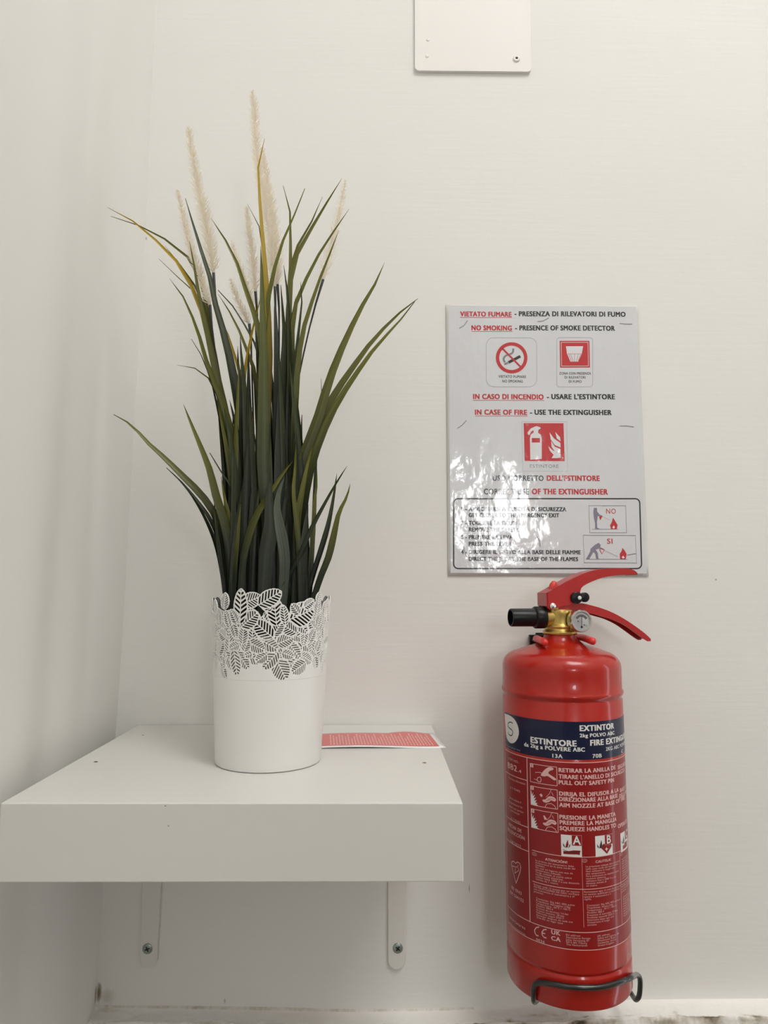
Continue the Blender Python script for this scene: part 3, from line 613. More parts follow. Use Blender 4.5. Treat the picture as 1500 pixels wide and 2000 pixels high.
# fire class pictograms
for (x0p, x1p, ya, yb, ch) in ((1096, 1136, 1631, 1673, 'A'), (1162.5, 1196, 1631, 1672, 'B'), (1211.5, 1226, 1623, 1661, 'C')):
    a0 = toL(x0p, (ya+yb)/2); a1 = toL(x1p if ch != 'C' else 1222, (ya+yb)/2); zc = toL((x0p+x1p)/2, ya)[1]; zd = toL((x0p+x1p)/2, yb)[1]
    S0, S1 = a0[0], a1[0]
    if ch == 'C': S1 = S0+.0185
    def U(pts): return [(S0+(S1-S0)*u, zd+(zc-zd)*v) for u, v in pts]
    L.poly(U([(0, 0), (1, 0), (1, 1), (0, 1)]), W_, 2, raw=True); L.poly(U([(.52, .52), (1.0, .52), (1.0, 1), (.52, 1)]), LRD, 3, raw=True)
    L.stroke(U([(.52, .52), (1.0, .52), (1.0, 1), (.52, 1)]), .6, PK, 4, raw=True, closed=True)
    V, F = text2d(ch, .02); hh = (zc-zd)*.38/cap(); cx_ = S0+(S1-S0)*.76; wd = V[:, 0].max()+V[:, 0].min()
    L.add([(cx_+(v[0]-wd/2)*hh*.95, zd+(zc-zd)*.58+v[1]*hh) for v in V], F, W_, 5)
    L.poly(U([(.2, .42), (.3, .4), (.36, .55), (.33, .8), (.25, .6)]), INK if ch != 'A' else LRD, 3, raw=True); L.poly(U([(.08, .62), (.16, .5), (.2, .38), (.1, .48)]), INK, 3, raw=True); L.poly(U([(.45, .62), (.38, .5), (.34, .36), (.43, .48)]), INK, 3, raw=True)
    if ch == 'A':
        L.poly(U([(.1, .1), (.9, .12), (.92, .3), (.6, .3), (.3, .24), (.1, .24)]), LRD, 3, raw=True); L.stroke(U([(.1, .14), (.95, .26)]), .8, INK, 4, raw=True); L.stroke(U([(.08, .3), (.9, .1)]), .8, INK, 4, raw=True)
    elif ch == 'B':
        L.poly(U([(.62, .08), (.92, .4), (.9, .55), (.75, .6), (.6, .52), (.45, .6), (.32, .5), (.3, .4)]), LRD, 3, raw=True); L.poly(U([(.6, .42), (.64, .34), (.72, .32), (.64, .3), (.6, .2), (.57, .3), (.5, .32), (.57, .35)]), W_, 4, raw=True)
    else:
        L.poly(U([(.2, .1), (.8, .1), (.8, .4), (.4, .4), (.4, .3), (.2, .3)]), LRD, 3, raw=True)
# table of warnings
zt_ = toL(1100, 1672)[1]; zm_ = toL(1135, 1736.6)[1]; sT = toL(1040, 1690)[0]; sM = toL(1137, 1700)[0]; sQ = toL(1212, 1728)[0]
hline(sT, sR, zt_, .0005); hline(sT, sR, zm_, .0005); vline(sM, zb1+.004, zt_, .00025); vline(sQ, zb1, zt_, .0004)
for s_ in (sT+.0022, sM+.0022, sQ+.0022):
    L.stroke([(s_+.0022*math.cos(a/10*6.283), zt_-.0028+.0013*math.sin(a/10*6.283)) for a in range(10)], .6, PK, 3, closed=True, raw=True); L.stroke([(s_-.0012, zt_-.0028), (s_+.0012, zt_-.0028)], .6, PK, 3, raw=True)
L.text('ATENCIÓN!', (1065, 1680), 1108, 4.8, PK, .05); L.text('CAUTELA!', (1163, 1685.5), 1193, 5, PK, .04)
def rows(s0, ztop, dz, lines, wmax, capm=.0014):
    for i, t_ in enumerate(lines):
        if not t_: continue
        V, F = text2d(t_, .0); sy = capm/cap(); wn = (V[:, 0].max())*sy; sx = sy*min(1.12, wmax/wn)
        L.add([(s0+v[0]*sx, ztop-i*dz+v[1]*sy) for v in V], F, PK, 2)
es1 = ['La presion del manometro debe', 'encontrarse en la zona verde del', 'medidor.', 'No usar en lugares con mas de', 'temperatura indicada.', 'Tenga cuidado al usarlo sobre', 'instalaciones electricas,', 'utilizar hasta 1000 V a una distancia', 'minima de 1 metro.']
es2 = ['Revisar cada 12 meses por un tecnico', 'INSTRUCCIONES DE USO: verifique', 'con frecuencia el manometro y el', 'precinto.']
es3 = ['Contenido: 2kg ABC 40% polvo', 'Propelente: Nitrogeno (10g)', 'Temperatura: -30 C / +60 C', 'Modelo: BB2.4', 'Presion de servicio: 14 bar', 'Presion maxima: 18 bar', 'Fabricado segun EN3-7', 'Recargar despues de cada uso', 'Guardar en lugar seco']
it1 = ['La pressione indicata deve trovarsi', 'nella zona verde del manometro.', 'Non utilizzare in luoghi con', 'alte temperature.', 'Fare attenzione su impianti sotto', 'tensione elettrica,', 'utilizzare fino a 1000 V a una', 'distanza minima di', 'un metro.']
it2 = ['Revisionare ogni 12 mesi da parte di', 'un tecnico qualificato e controllare', 'spesso il manometro e il', 'sigillo.']
it3 = ['Contenuto: 2kg ABC 40% polvere', 'Propellente: Azoto (10g)', 'Temperatura: -30 C / +60 C', 'Modello: BB2.4', 'Pressione di esercizio: 14 bar', 'Prodotto secondo EN3-7', 'Ricaricare dopo ogni uso', 'Conservare in luogo', 'asciutto']
dzr = (zt_-.0078-zm_)/9.3
for (s0, A1, A2, A3, wm) in ((sT+.003, es1, es2, es3, .041), (sM+.003, it1, it2, it3, .036), (sQ+.003, it1, es2, es3, .036)):
    rows(s0, zt_-.0082, dzr, A1, wm); rows(s0-.002, zm_-.0028, dzr, A2, wm+.002); rows(s0, zm_-.0028-dzr*5.6, dzr, A3, wm)
# CE and UKCA marks, addresses
def qc(p): return [(1030+x/7.143, 1640+y/7.143) for x, y in p]
L.stroke(qc([(165, 1215), (125, 1225), (103, 1260), (108, 1300), (130, 1335), (158, 1340)]), 1.9, PK); L.stroke(qc([(268, 1250), (228, 1255), (205, 1290), (210, 1330), (235, 1362), (268, 1370)]), 1.9, PK); L.stroke(qc([(207, 1300), (250, 1310)]), 1.9, PK)
L.text('0036', qc([(125, 1405)])[0], 1064, 5, PK, .02)
L.text('UK', qc([(335, 1312)])[0], 1094.5, 8.5, PK, .05); L.text('CA', qc([(335, 1398)])[0], 1095, 8.5, PK, .05)
p_ = toL(*qc([(538, 1335)])[0]); rows(p_[0], p_[1], dzr*.98, ['EU address:', 'Smartwares Europe', 'Jules Verneweg 87', '5015 BH Tilburg', 'The Netherlands'], .024)
p_ = toL(*qc([(975, 1345)])[0]); rows(p_[0], p_[1]-.0005, dzr*.98, ['UK address:', 'Safety and Lighting UK', 'Watchmoor Road', 'Camberley, Surrey', 'United Kingdom'], .026)
L.build('label', lmats, XT, label='navy and red wrap-round instruction label with white lettering')

# --- head, turned a little about the vertical axis
HA = math.radians(-9.0)
hu = Vector((math.cos(HA), -math.sin(HA), 0)); hv = Vector((math.sin(HA), math.cos(HA), 0)); hz = Vector((0, 0, 1)); HO = Vector((EX, EY, 0))
def hp(px, py, v):                           # pixel -> (u, z) on the head plane at offset v
    o = HO+hv*v; p = Vector(at_plane(px, py, o, np.array(hv))); return ((p-HO).dot(hu), p.z)
def H3(u, v, z): return HO+hu*u+hv*v+hz*z
m_brass = mat('brass', (.55, .39, .12), .36, 1.0, bump=[(220, .00008, (1, 1, 1))]); m_blk = mat('black_plastic', (.006, .006, .007), .36, spec=.3); m_lever = mat('red_lever_paint', (.42, .014, .014), .33, coat=.3, coat_rough=.15)
m_steel = mat('bright_steel', (.72, .72, .70), .25, 1.0)
zf = NZ
ztop = hp(1090, 1190, 0)[1]
b = MB(); b.lathe([(0, zf-.001), (.0156, zf-.001), (.0162, zf), (.0162, zf+.0022), (.0145, zf+.0034), (.0142, zf+.0052), (.0150, zf+.0060), (.0148, zf+.0078), (.0132, zf+.0090), (.0126, ztop-.005), (.0132, ztop-.003), (.0126, ztop), (0, ztop)], (EX, EY, 0), seg=40)
b.prism([(-.0115, -.0085), (.010, -.0085), (.010, .0085), (-.0115, .0085)], H3(0, 0, ztop+.001), hu, hv, hz, .008)
nzc = hp(1030, 1206, 0)[1]
b.lathe([(.0095, .006), (.0095, .0215), (.0075, .024)], H3(0, 0, nzc), -hu, 24)
valve = b.build('valve_body', m_brass, XT, smooth=35, bevel=.0004)
uN0 = hp(1063, 1206, 0)[0]; uN1 = hp(1043, 1206, 0)[0]; uN2 = hp(997, 1206, 0)[0]
b = MB(); b.lathe([(0, -uN0+.0), (.0102, -uN0), (.0105, -uN0+.001), (.0105, -uN1-.001), (.0098, -uN1), (.0086, -uN1+.0005), (.0085, -uN2-.0008), (.0082, -uN2), (.0072, -uN2), (.0070, -uN2-.012), (0, -uN2-.013)], H3(0, 0, nzc), -hu, 40)
b.build('nozzle', m_blk, XT, smooth=35)
# pressure gauge
gu, gz = hp(1136.5, 1213, -.0255)
b = MB(); gC = H3(gu, 0, gz)
b.lathe([(0, .008), (.0045, .009), (.0045, .013), (.0098, .0145), (.0104, .016), (.0104, .0245), (.0098, .0256), (.0086, .0256), (.0084, .0243), (0, .0243)], gC, -hv, 48)
ga = b.build('gauge', m_steel, XT, smooth=35, label='round pressure gauge in a steel bezel')
b = MB(); b.lathe([(.0084, .0246), (0, .0246)], gC, -hv, 40); dial = b.build('dial', mat('dial_white', (.75, .75, .76), .4, coat=.5), ga)
b = MB()
def dialpt(a, r): return H3(gu+r*math.sin(a), -.02475, gz+r*math.cos(a))
def dstroke(pts, w, mi):
    n = len(pts); q = []
    for i in range(n):
        t_ = (Vector(pts[min(i+1, n-1)])-Vector(pts[max(i-1, 0)])).normalized(); nn = t_.cross(hv)*w/2; q += [Vector(pts[i])+nn, Vector(pts[i])-nn]
    b.add(q, [(2*i, 2*i+2, 2*i+3, 2*i+1) for i in range(n-1)], mi)
dstroke([dialpt(math.radians(a), .0054)-hz*.0004 for a in range(-62, 66, 6)], .0022, 0)
dstroke([H3(gu, -.0249, gz-.0050), H3(gu+.0003, -.0249, gz+.0045)], .0006, 1)
b.add([H3(gu+.0011*math.cos(a), -.0249, gz-.0055+.0011*math.sin(a)) for a in np.linspace(0, 6.283, 12, endpoint=False)], [tuple(range(12))], 1)
for (du, dz_) in ((-.0034, -.0002), (.0026, -.0036)): b.add([H3(gu+du+.0006*math.cos(a), -.0249, gz+dz_+.0006*math.sin(a)) for a in np.linspace(0, 6.283, 8, endpoint=False)], [tuple(range(8))], 1)
b.build('needle_and_scale', [mat('dial_scale', (.12, .10, .11), .5), mat('dial_ink', (.02, .02, .02), .5)], dial, fixn=False)
# levers
kc = 5.5556
def hc(pts, v): return [hp(1020+x/kc, 1100+y/kc, v) for x, y in pts]
def densify(p, n): return [tuple(q) for q in spline(p, n)]
def channel(b, topp, botp, v0, v1, th):
    out = topp+botp[::-1]
    for v in (v0+th/2, v1-th/2): b.prism(out, H3(0, v, 0), hu, hz, hv, th)
    # web over the top edge
    n = len(topp); inner = []
    for i in range(n):
        a = Vector((*topp[max(i-1, 0)], 0)); c_ = Vector((*topp[min(i+1, n-1)], 0)); t_ = (c_-a).normalized(); inner.append((topp[i][0]+t_.y*th, topp[i][1]-t_.x*th))
    b.prism(topp+inner[::-1], H3(0, (v0+v1)/2, 0), hu, hz, hv, abs(v1-v0)-th*.5)
v0, v1 = -.0105, .0115
tp = densify(hc([(265, 322), (330, 287), (400, 245), (480, 200), (560, 160), (630, 128), (700, 100), (830, 67), (1000, 54), (1120, 56), (1190, 66), (1235, 90), (1258, 120)], v0), 34)
bt = densify(hc([(275, 485), (300, 512), (420, 470), (600, 440)], v0), 8)+densify(hc([(615, 400), (628, 330), (640, 272), (690, 232), (780, 190), (900, 150), (1050, 130), (1215, 124)], v0), 24)
b = MB(); channel(b, tp, bt, v0, v1, .0014)
pl_ = tp[0]; b.prism([(pl_[0]-.0004, pl_[1]), (pl_[0]+.0012, pl_[1]), (pl_[0]+.0012, pl_[1]-.0125), (pl_[0]-.0004, pl_[1]-.0125)], H3(0, (v0+v1)/2, 0), hu, hz, hv, v1-v0)
b.build('carry_handle', m_lever, XT, smooth=35, bevel=.0005)
v0, v1 = -.0088, .0098
tp = densify(hc([(395, 468), (500, 445), (640, 434), (760, 460), (880, 495), (1000, 545), (1120, 612), (1240, 692), (1340, 768), (1395, 822)], v0), 26)
bt = densify(hc([(395, 520), (480, 532), (600, 533), (760, 548), (870, 580), (980, 612), (1100, 668), (1200, 735), (1300, 808), (1372, 853), (1396, 846)], v0), 26)
b = MB(); channel(b, tp, bt, v0, v1, .0014); b.build('squeeze_lever', m_lever, XT, smooth=35, bevel=.0004)
def disc(cpx, cpy, r, va, vb, nm, mt, par=XT, dome=.0, scale=1, lab=None):
    u_, z_ = hp(1020+cpx/kc, 1100+cpy/kc, va); b = MB(); h = abs(vb-va)
    b.lathe([(0, 0), (r*.9, 0), (r, h*.15), (r, h*.8), (r*.8, h), (0, h+dome)], H3(u_, vb, z_), -hv, 28); return b.build(nm, mt, par, smooth=45, label=lab)
disc(338, 468, .0030, -.0128, -.0105, 'rivet', m_steel, dome=.0008)
pin = disc(598, 375, .0056, -.0140, -.0105, 'safety_pin_tab', m_blk, lab='black plastic safety pin tab')
disc(684, 370, .0046, -.0138, -.0105, 'tab_lobe', m_blk, pin); disc(625, 375, .0018, -.0146, -.0138, 'pin_end', mat('pin_white', (.75, .76, .75), .4), pin, dome=.0006)
u_, z_ = hp(1020+352/kc, 1100+232/kc, 0); b = MB(); b.lathe([(.0036, -.005), (.0036, -.0005), (.0026, .0022), (.0018, .0034), (0, .0038)], H3(u_, .003, z_), (hz+hu*.35), 20); b.build('lever_knob', mat('red_knob', (.62, .05, .03), .35), XT, smooth=50)

# ================================================================== WALL BRACKETS FOR THE EXTINGUISHER
m_bw = mat('black_coated_wire', (.010, .011, .011), .28, coat=.4); m_cap = mat('red_rubber_tip', (.66, .035, .03), .35)
HK = thing('extinguisher_hook', (EX, 0, at_y(1040, 1251, -.003)[2]), 'black forked wall hook with red tips under the extinguisher valve', 'wall hook')
lf = at_y(1064, 1254.5, EY-.026); rf = at_y(1158, 1252.5, EY-.030)
lf_in = max(lf[0], 0); 
zw = at_y(1040, 1251, -.003)[2]; xw = at_y(1034, 1251, -.006)[0]-EX
b = MB(); b.prism([(xw, -.006), (-xw, -.006), (-xw, .006), (xw, .006)], (EX, -.0035, zw), (1, 0, 0), (0, 0, 1), (0, 1, 0), .005)
b.prism([(-.010, -.020), (.010, -.020), (.010, .008), (-.010, .008)], (EX, -.0016, zw), (1, 0, 0), (0, 0, 1), (0, 1, 0), .0026); b.build('back_plate', m_bw, HK, bevel=.0006)
for (f_, sg) in ((lf, -1), (rf, 1)):
    root = Vector((EX-sg*xw*.8, -.004, zw)); mid = Vector((EX+sg*.0215, EY+.004, f_[2]+.0012)); tip = Vector((f_[0], f_[1], f_[2]))
    pts = [root, Vector((root.x, EY+.036, (root.z+f_[2])/2)), mid, tip]
    b = MB(); b.tube(spline([tuple(p) for p in pts[:3]], 10), .0019, 12); pr = b.build('prong', m_bw, HK, smooth=60)
    b = MB(); b.tube(spline([tuple(pts[1]+(mid-pts[1])*.35), tuple(mid), tuple(tip)], 12), .0033, 14); b.build('rubber_tip', m_cap, pr, smooth=60)
WR = thing('wire_cradle', (EX, 0, ZB+.01), 'black bent wire cradle round the foot of the extinguisher', 'cradle')
RW = ER+.0030
def cyp(px, py):
    a, z = at_cyl(px, py, EX, EY, RW); return (EX+math.sin(a)*RW, EY-math.cos(a)*RW, z)
A = [cyp(1042, 1962), cyp(1042, 1945), cyp(1043, 1928), cyp(1048, 1920.5), cyp(1060, 1919), cyp(1080, 1922), cyp(1110, 1927), cyp(1140, 1929), cyp(1170, 1928), cyp(1195, 1923), cyp(1215, 1916)]
yr = -.055
Bp = [cyp(1225, 1913), cyp(1233, 1909), tuple(at_y(1243, 1904, -.067)), tuple(at_y(1249, 1909, -.062)), tuple(at_y(1250.5, 1920, -.060)), tuple(at_y(1249.5, 1938, -.058)), tuple(at_y(1247, 1948, -.056)), tuple(at_y(1241, 1952, -.050))]
end = Bp[-1]; zc_ = min(end[2], ZB-.004)
Cp = [(end[0]+.0005, -.038, end[2]-.0015), (end[0], -.018, end[2]-.001), (end[0], -.003, end[2])]
st = A[0]
D0 = [(EX, -.004, ZB-.0045), (EX-.004, -.04, ZB-.0045), (st[0]+.018, st[1]+.030, ZB-.0045), (st[0]+.003, st[1]+.007, min(st[2], ZB)-.0015)]
b = MB(); b.tube(spline(D0+A[1:]+Bp+Cp, 120), .0023, 14); b.build('wire', m_bw, WR, smooth=70)
b = MB()
b.prism([(EX-.016, ZB-.010), (end[0]+.004, ZB-.010), (end[0]+.004, ZB+.0035), (EX-.016, ZB+.0035)], (0, -.0017, 0), (1, 0, 0), (0, 0, 1), (0, 1, 0), .0026)
b.build('wall_strip', m_bw, WR, bevel=.0005)

# ================================================================== FLOWER POT
PX, PY, RB, RT = 0.1555, -0.1465, 0.0425, 0.0492
ZP = 1.3602
def zfront(py): return at_y(525, py, PY-RT)[2]
ZTOP = zfront(1157); ZL = zfront(1330)
def prad(z): return RB+(RT-RB)*(z-ZP)/(ZTOP-ZP)
m_pot = mat('white_painted_steel', (.80, .79, .765), .38, bump=[(400, .00001, (1, 1, 1))])
PT = thing('flower_pot', (PX, PY, ZP), 'white metal flower pot with a lace-cut leaf rim on the shelf', 'flower pot')
b = MB(); th = .0009
b.lathe([(0, ZP+.003), (RB-.004, ZP+.003), (RB-.002, ZP), (RB-.0004, ZP+.0004), (prad(ZP+.002), ZP+.002), (prad(ZL-.0004), ZL-.0004), (prad(ZL-.0004)-th, ZL-.0004), (RB-.0012, ZP+.005), (0, ZP+.0045)], (PX, PY, 0), seg=120)
b.build('pot_body', m_pot, PT, smooth=40)
# lace rim: a sheet cut by leaf shapes, contoured on a fine grid
RA = (RT+RB)/2*1.04
NU = 960; NV = int((ZTOP+.004-ZL)/.00031); circ_len = 2*math.pi*RA
Ug = (np.arange(NU)/NU)*circ_len-circ_len/2; Vg = ZL-.0004+np.arange(NV+1)*((ZTOP+.0044-ZL)/NV)
UU, VV = np.meshgrid(Ug, Vg)
kl = 5.357; pxm = .000435
front = [(1300,820,80,140,90),(1250,700,60,130,90),(1230,885,-70,130,90),(1180,600,60,150,90),(1100,620,-95,150,80),(1000,760,-50,190,100),(1050,935,210,170,120),(860,960,-62,200,150),(740,860,-130,200,110),(640,835,215,120,90),
 (900,650,20,170,110),(720,690,-30,200,115),(590,710,-25,170,110),(480,700,70,120,80),(350,715,200,130,80),(360,890,-80,230,105),(230,985,-55,140,90),(220,880,-75,130,80),(190,815,-45,140,80),(210,725,60,150,100),
 (450,590,85,160,90),(360,550,-70,150,80),(230,590,150,130,100),(150,700,80,130,80),(150,900,-80,120,70),(1300,560,100,140,80),(1300,930,-100,120,60),(500,800,200,90,60),(930,800,-20,130,80),
 (1060,500,-40,200,95),(930,520,150,180,110),(820,520,60,150,95),(660,530,140,230,130),(520,430,40,200,130),(290,420,110,160,85),(200,400,100,160,100),(160,520,80,120,80),(720,400,-60,110,70),(1250,420,70,160,90),
 (1080,370,20,270,190),(1230,300,80,150,90),(1140,265,30,140,80),(1300,330,85,160,80),(270,235,82,150,95),(170,300,95,140,80),(790,340,97,260,125),(700,290,150,120,70),(545,225,20,180,120),(735,205,32,230,130),(430,290,88,310,120),(885,380,100,180,70),(1000,320,130,120,80),(1240,200,75,110,70),(360,400,120,150,80)]
leaves = []
for (cx_, cy_, an, ln, wd) in front:
    a, z = at_cyl(390+cx_/kl, 1130+cy_/kl, PX, PY, prad(1.47)); leaves.append((a*RA, z, math.radians(an), ln/kl*pxm*1.08, wd/kl*pxm*1.15))
rnd = random.Random(7)
for j, (zz, an) in enumerate(((zfront(1290), -80), (zfront(1268), 200), (zfront(1248), 30), (zfront(1228), 140), (zfront(1208), 60))):
    for i in range(27):                        # under-layer of leaves all the way round
        s_ = ((i+.5*(j % 2))/27*2*math.pi+rnd.uniform(-.05, .05)) % (2*math.pi)-math.pi
        leaves.insert(0, (s_*RA, zz+rnd.uniform(-.002, .002), math.radians(an+rnd.uniform(-70, 70)), rnd.uniform(.013, .018), rnd.uniform(.0085, .0105)))
for i in range(30):                            # the sides and back repeat the same vocabulary
    a = math.radians(74+ i*(360-148)/29.0)
    for (zz, an) in ((zfront(1185), 90), (zfront(1205), 40), (zfront(1235), 130), (zfront(1262), -30), (zfront(1290), -90)):
        s_ = (a+rnd.uniform(-.05, .05)); s_ = (s_+math.pi) % (2*math.pi)-math.pi
        leaves.insert(0, (s_*RA, zz+rnd.uniform(-.002, .002), math.radians(an+rnd.uniform(-60, 60)), rnd.uniform(.011, .017), rnd.uniform(.007, .0095)))
vl = zfront(1222)
Fd = np.where(VV < vl, vl-VV, -(VV-vl))         # uncovered sheet above this line is cut away
for (u0, v0_, an, ln, wd) in leaves:
    du = (UU-u0+circ_len/2) % circ_len-circ_len/2; dv = VV-v0_
    sel = (np.abs(du) < ln) & (np.abs(dv) < ln)
    d_u, d_v = du[sel], dv[sel]; ca_, sa_ = math.cos(an), math.sin(an)
    p = d_u*ca_+d_v*sa_; q = np.abs(-d_u*sa_+d_v*ca_); pn = np.clip(p/(ln/2), -1, 1)
    wv = wd/2*1.12*(1-pn)**.62*(1+pn)**.5*.96
    d = np.minimum(wv-q, ln/2-np.abs(p))
    spc = max(.0019, ln/7.5); s2 = p-.75*q
    hv_ = spc*.29-np.abs(np.mod(s2, spc)-spc/2)
    h = np.minimum(np.minimum(hv_, d-.00062), q-.0003)
    cur = Fd[sel]; Fd[sel] = np.where(d > 0, -h, np.where(d > -.0004, np.maximum(cur, d+.0004), cur))
Fd[-1, :] = -1e-4; Fd[:2, :] = .0003
def contour_sheet(F, name, mt, parent):
    nv, nu_ = F.shape; V = []; idx = {}; faces = []; off = root_loc(parent)
    def vert(key, u, v):
        if key not in idx:
            z = Vg[0]+v*(Vg[1]-Vg[0]); a = (u/NU)*2*math.pi-math.pi; R2 = prad(z)
            idx[key] = len(V); V.append((PX+math.sin(a)*R2-off.x, PY-math.cos(a)*R2-off.y, z-off.z))
        return idx[key]
    S = F > 0
    for j in range(nv-1):
        for i in range(nu_):
            i2 = (i+1) % nu_; c4 = (S[j, i], S[j, i2], S[j+1, i2], S[j+1, i]); k = sum(c4)
            if k == 0: continue
            co = ((i, j, F[j, i], i), (i2, j, F[j, i2], i+1), (i2, j+1, F[j+1, i2], i+1), (i, j+1, F[j+1, i], i)); pl = []
            for e_ in range(4):
                A_, B_ = co[e_], co[(e_+1) % 4]
                if A_[2] > 0: pl.append(vert(('c', A_[0], A_[1]), A_[3], A_[1]))
                if (A_[2] > 0) != (B_[2] > 0):
                    t_ = A_[2]/(A_[2]-B_[2]); t_ = min(.95, max(.05, t_)); kk = tuple(sorted(((A_[0], A_[1]), (B_[0], B_[1]))))
                    pl.append(vert(('e',)+kk, A_[3]+(B_[3]-A_[3])*t_, A_[1]+(B_[1]-A_[1])*t_))
            if len(pl) > 2: faces.append(tuple(pl))
    me = bpy.data.meshes.new(name); me.from_pydata(V, [], faces); me.materials.append(mt); me.update()
    bm = bmesh.new(); bm.from_mesh(me)          # drop crumbs that the cuts left loose
    seen = set(); comps = []
    bm.verts.ensure_lookup_table()
    for v in bm.verts:
        if v.index in seen: continue
        st_ = [v]; comp = []; seen.add(v.index)
        while st_:
            q_ = st_.pop(); comp.append(q_)
            for e_ in q_.link_edges:
                o_ = e_.other_vert(q_)
                if o_.index not in seen: seen.add(o_.index); st_.append(o_)
        comps.append(comp)
    comps.sort(key=len); 
    for c_ in comps[:-1]: bmesh.ops.delete(bm, geom=c_, context='VERTS')
    bm.to_mesh(me); bm.free(); me.shade_smooth(); me.set_sharp_from_angle(angle=math.radians(40))
    o = bpy.data.objects.new(name, me); o.parent = parent
    so = o.modifiers.new('thickness', 'SOLIDIFY'); so.thickness = th; so.offset = -1
    return link(o)
lace = contour_sheet(Fd, 'lace_rim', m_pot, PT)

# ================================================================== ARTIFICIAL GRASS
def leafmat(name, base, tip, rough=.42):
    m = bpy.data.materials.new(name); m.use_nodes = True; nt = m.node_tree; bs = nt.nodes['Principled BSDF']; bs.inputs['Roughness'].default_value = rough
    uv = nt.nodes.new('ShaderNodeUVMap'); sep = nt.nodes.new('ShaderNodeSeparateXYZ'); nt.links.new(uv.outputs[0], sep.inputs[0])
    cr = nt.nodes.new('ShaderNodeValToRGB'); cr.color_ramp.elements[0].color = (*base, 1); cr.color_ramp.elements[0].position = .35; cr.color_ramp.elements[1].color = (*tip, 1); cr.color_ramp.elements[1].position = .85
    nz_ = nt.nodes.new('ShaderNodeTexNoise'); nz_.inputs['Scale'].default_value = 1; mp = nt.nodes.new('ShaderNodeMapping'); mp.inputs['Scale'].default_value = (22, 1.2, 1)
    oi = nt.nodes.new('ShaderNodeObjectInfo'); va = nt.nodes.new('ShaderNodeVectorMath'); va.operation = 'ADD'; nt.links.new(uv.outputs[0], mp.inputs[0])
    sc_ = nt.nodes.new('ShaderNodeVectorMath'); sc_.operation = 'SCALE'; sc_.inputs['Scale'].default_value = 50; cx3 = nt.nodes.new('ShaderNodeCombineXYZ')
    for k in range(3): nt.links.new(oi.outputs['Random'], cx3.inputs[k])
    nt.links.new(cx3.outputs[0], sc_.inputs[0]); nt.links.new(mp.outputs[0], va.inputs[0]); nt.links.new(sc_.outputs[0], va.inputs[1]); nt.links.new(va.outputs[0], nz_.inputs['Vector'])
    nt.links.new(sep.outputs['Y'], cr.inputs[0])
    hs = nt.nodes.new('ShaderNodeHueSaturation'); ml = nt.nodes.new('ShaderNodeMapRange'); ml.inputs['From Min'].default_value = .3; ml.inputs['From Max'].default_value = .7; ml.inputs['To Min'].default_value = .6; ml.inputs['To Max'].default_value = 1.45
    nt.links.new(nz_.outputs['Fac'], ml.inputs['Value']); nt.links.new(ml.outputs[0], hs.inputs['Value']); nt.links.new(cr.outputs[0], hs.inputs['Color']); nt.links.new(hs.outputs[0], bs.inputs['Base Color'])
    bs.inputs['Specular IOR Level'].default_value = .35
    return m
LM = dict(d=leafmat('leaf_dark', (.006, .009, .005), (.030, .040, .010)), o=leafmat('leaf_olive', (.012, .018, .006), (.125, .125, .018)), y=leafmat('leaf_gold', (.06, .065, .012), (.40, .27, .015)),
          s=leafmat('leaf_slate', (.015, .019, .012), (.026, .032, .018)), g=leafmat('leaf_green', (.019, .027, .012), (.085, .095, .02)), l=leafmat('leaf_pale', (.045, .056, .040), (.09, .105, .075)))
GP = thing('artificial_grass', (PX, PY, ZP+.005), 'artificial grass plant with cream plumes standing in the white pot', 'plant')
ZE = ZP+.088                                   # surface of the filling
def inpot(x, y, R=.036):
    d = math.hypot(x-PX, y-PY)
    return (x, y) if d <= R else (PX+(x-PX)*R/d, PY+(y-PY)*R/d)
def blade3d(path, yb, yt, n=16):               # path tip -> base in pixels; yb, yt: distance in front of (-) or behind (+) the pot axis
    P = [np.array(p, float) for p in spline(path, n)]; out = []
    h = [1180-p[1] for p in P]; hm = max(h)
    for p, hh in zip(P, h):
        k = max(0, hh)/max(hm, 1); out.append(at_y(p[0], p[1], PY+yb+(yt-yb)*k**1.6))
    # root below the rim, into the filling
    x, y = inpot(out[-1][0], PY+yb); lo = out[-1]
    out += [np.array([lo[0]*.5+x*.5, lo[1]*.5+y*.5, (lo[2]+ZE)/2]), np.array([x, y, ZE-.004])]
    return out
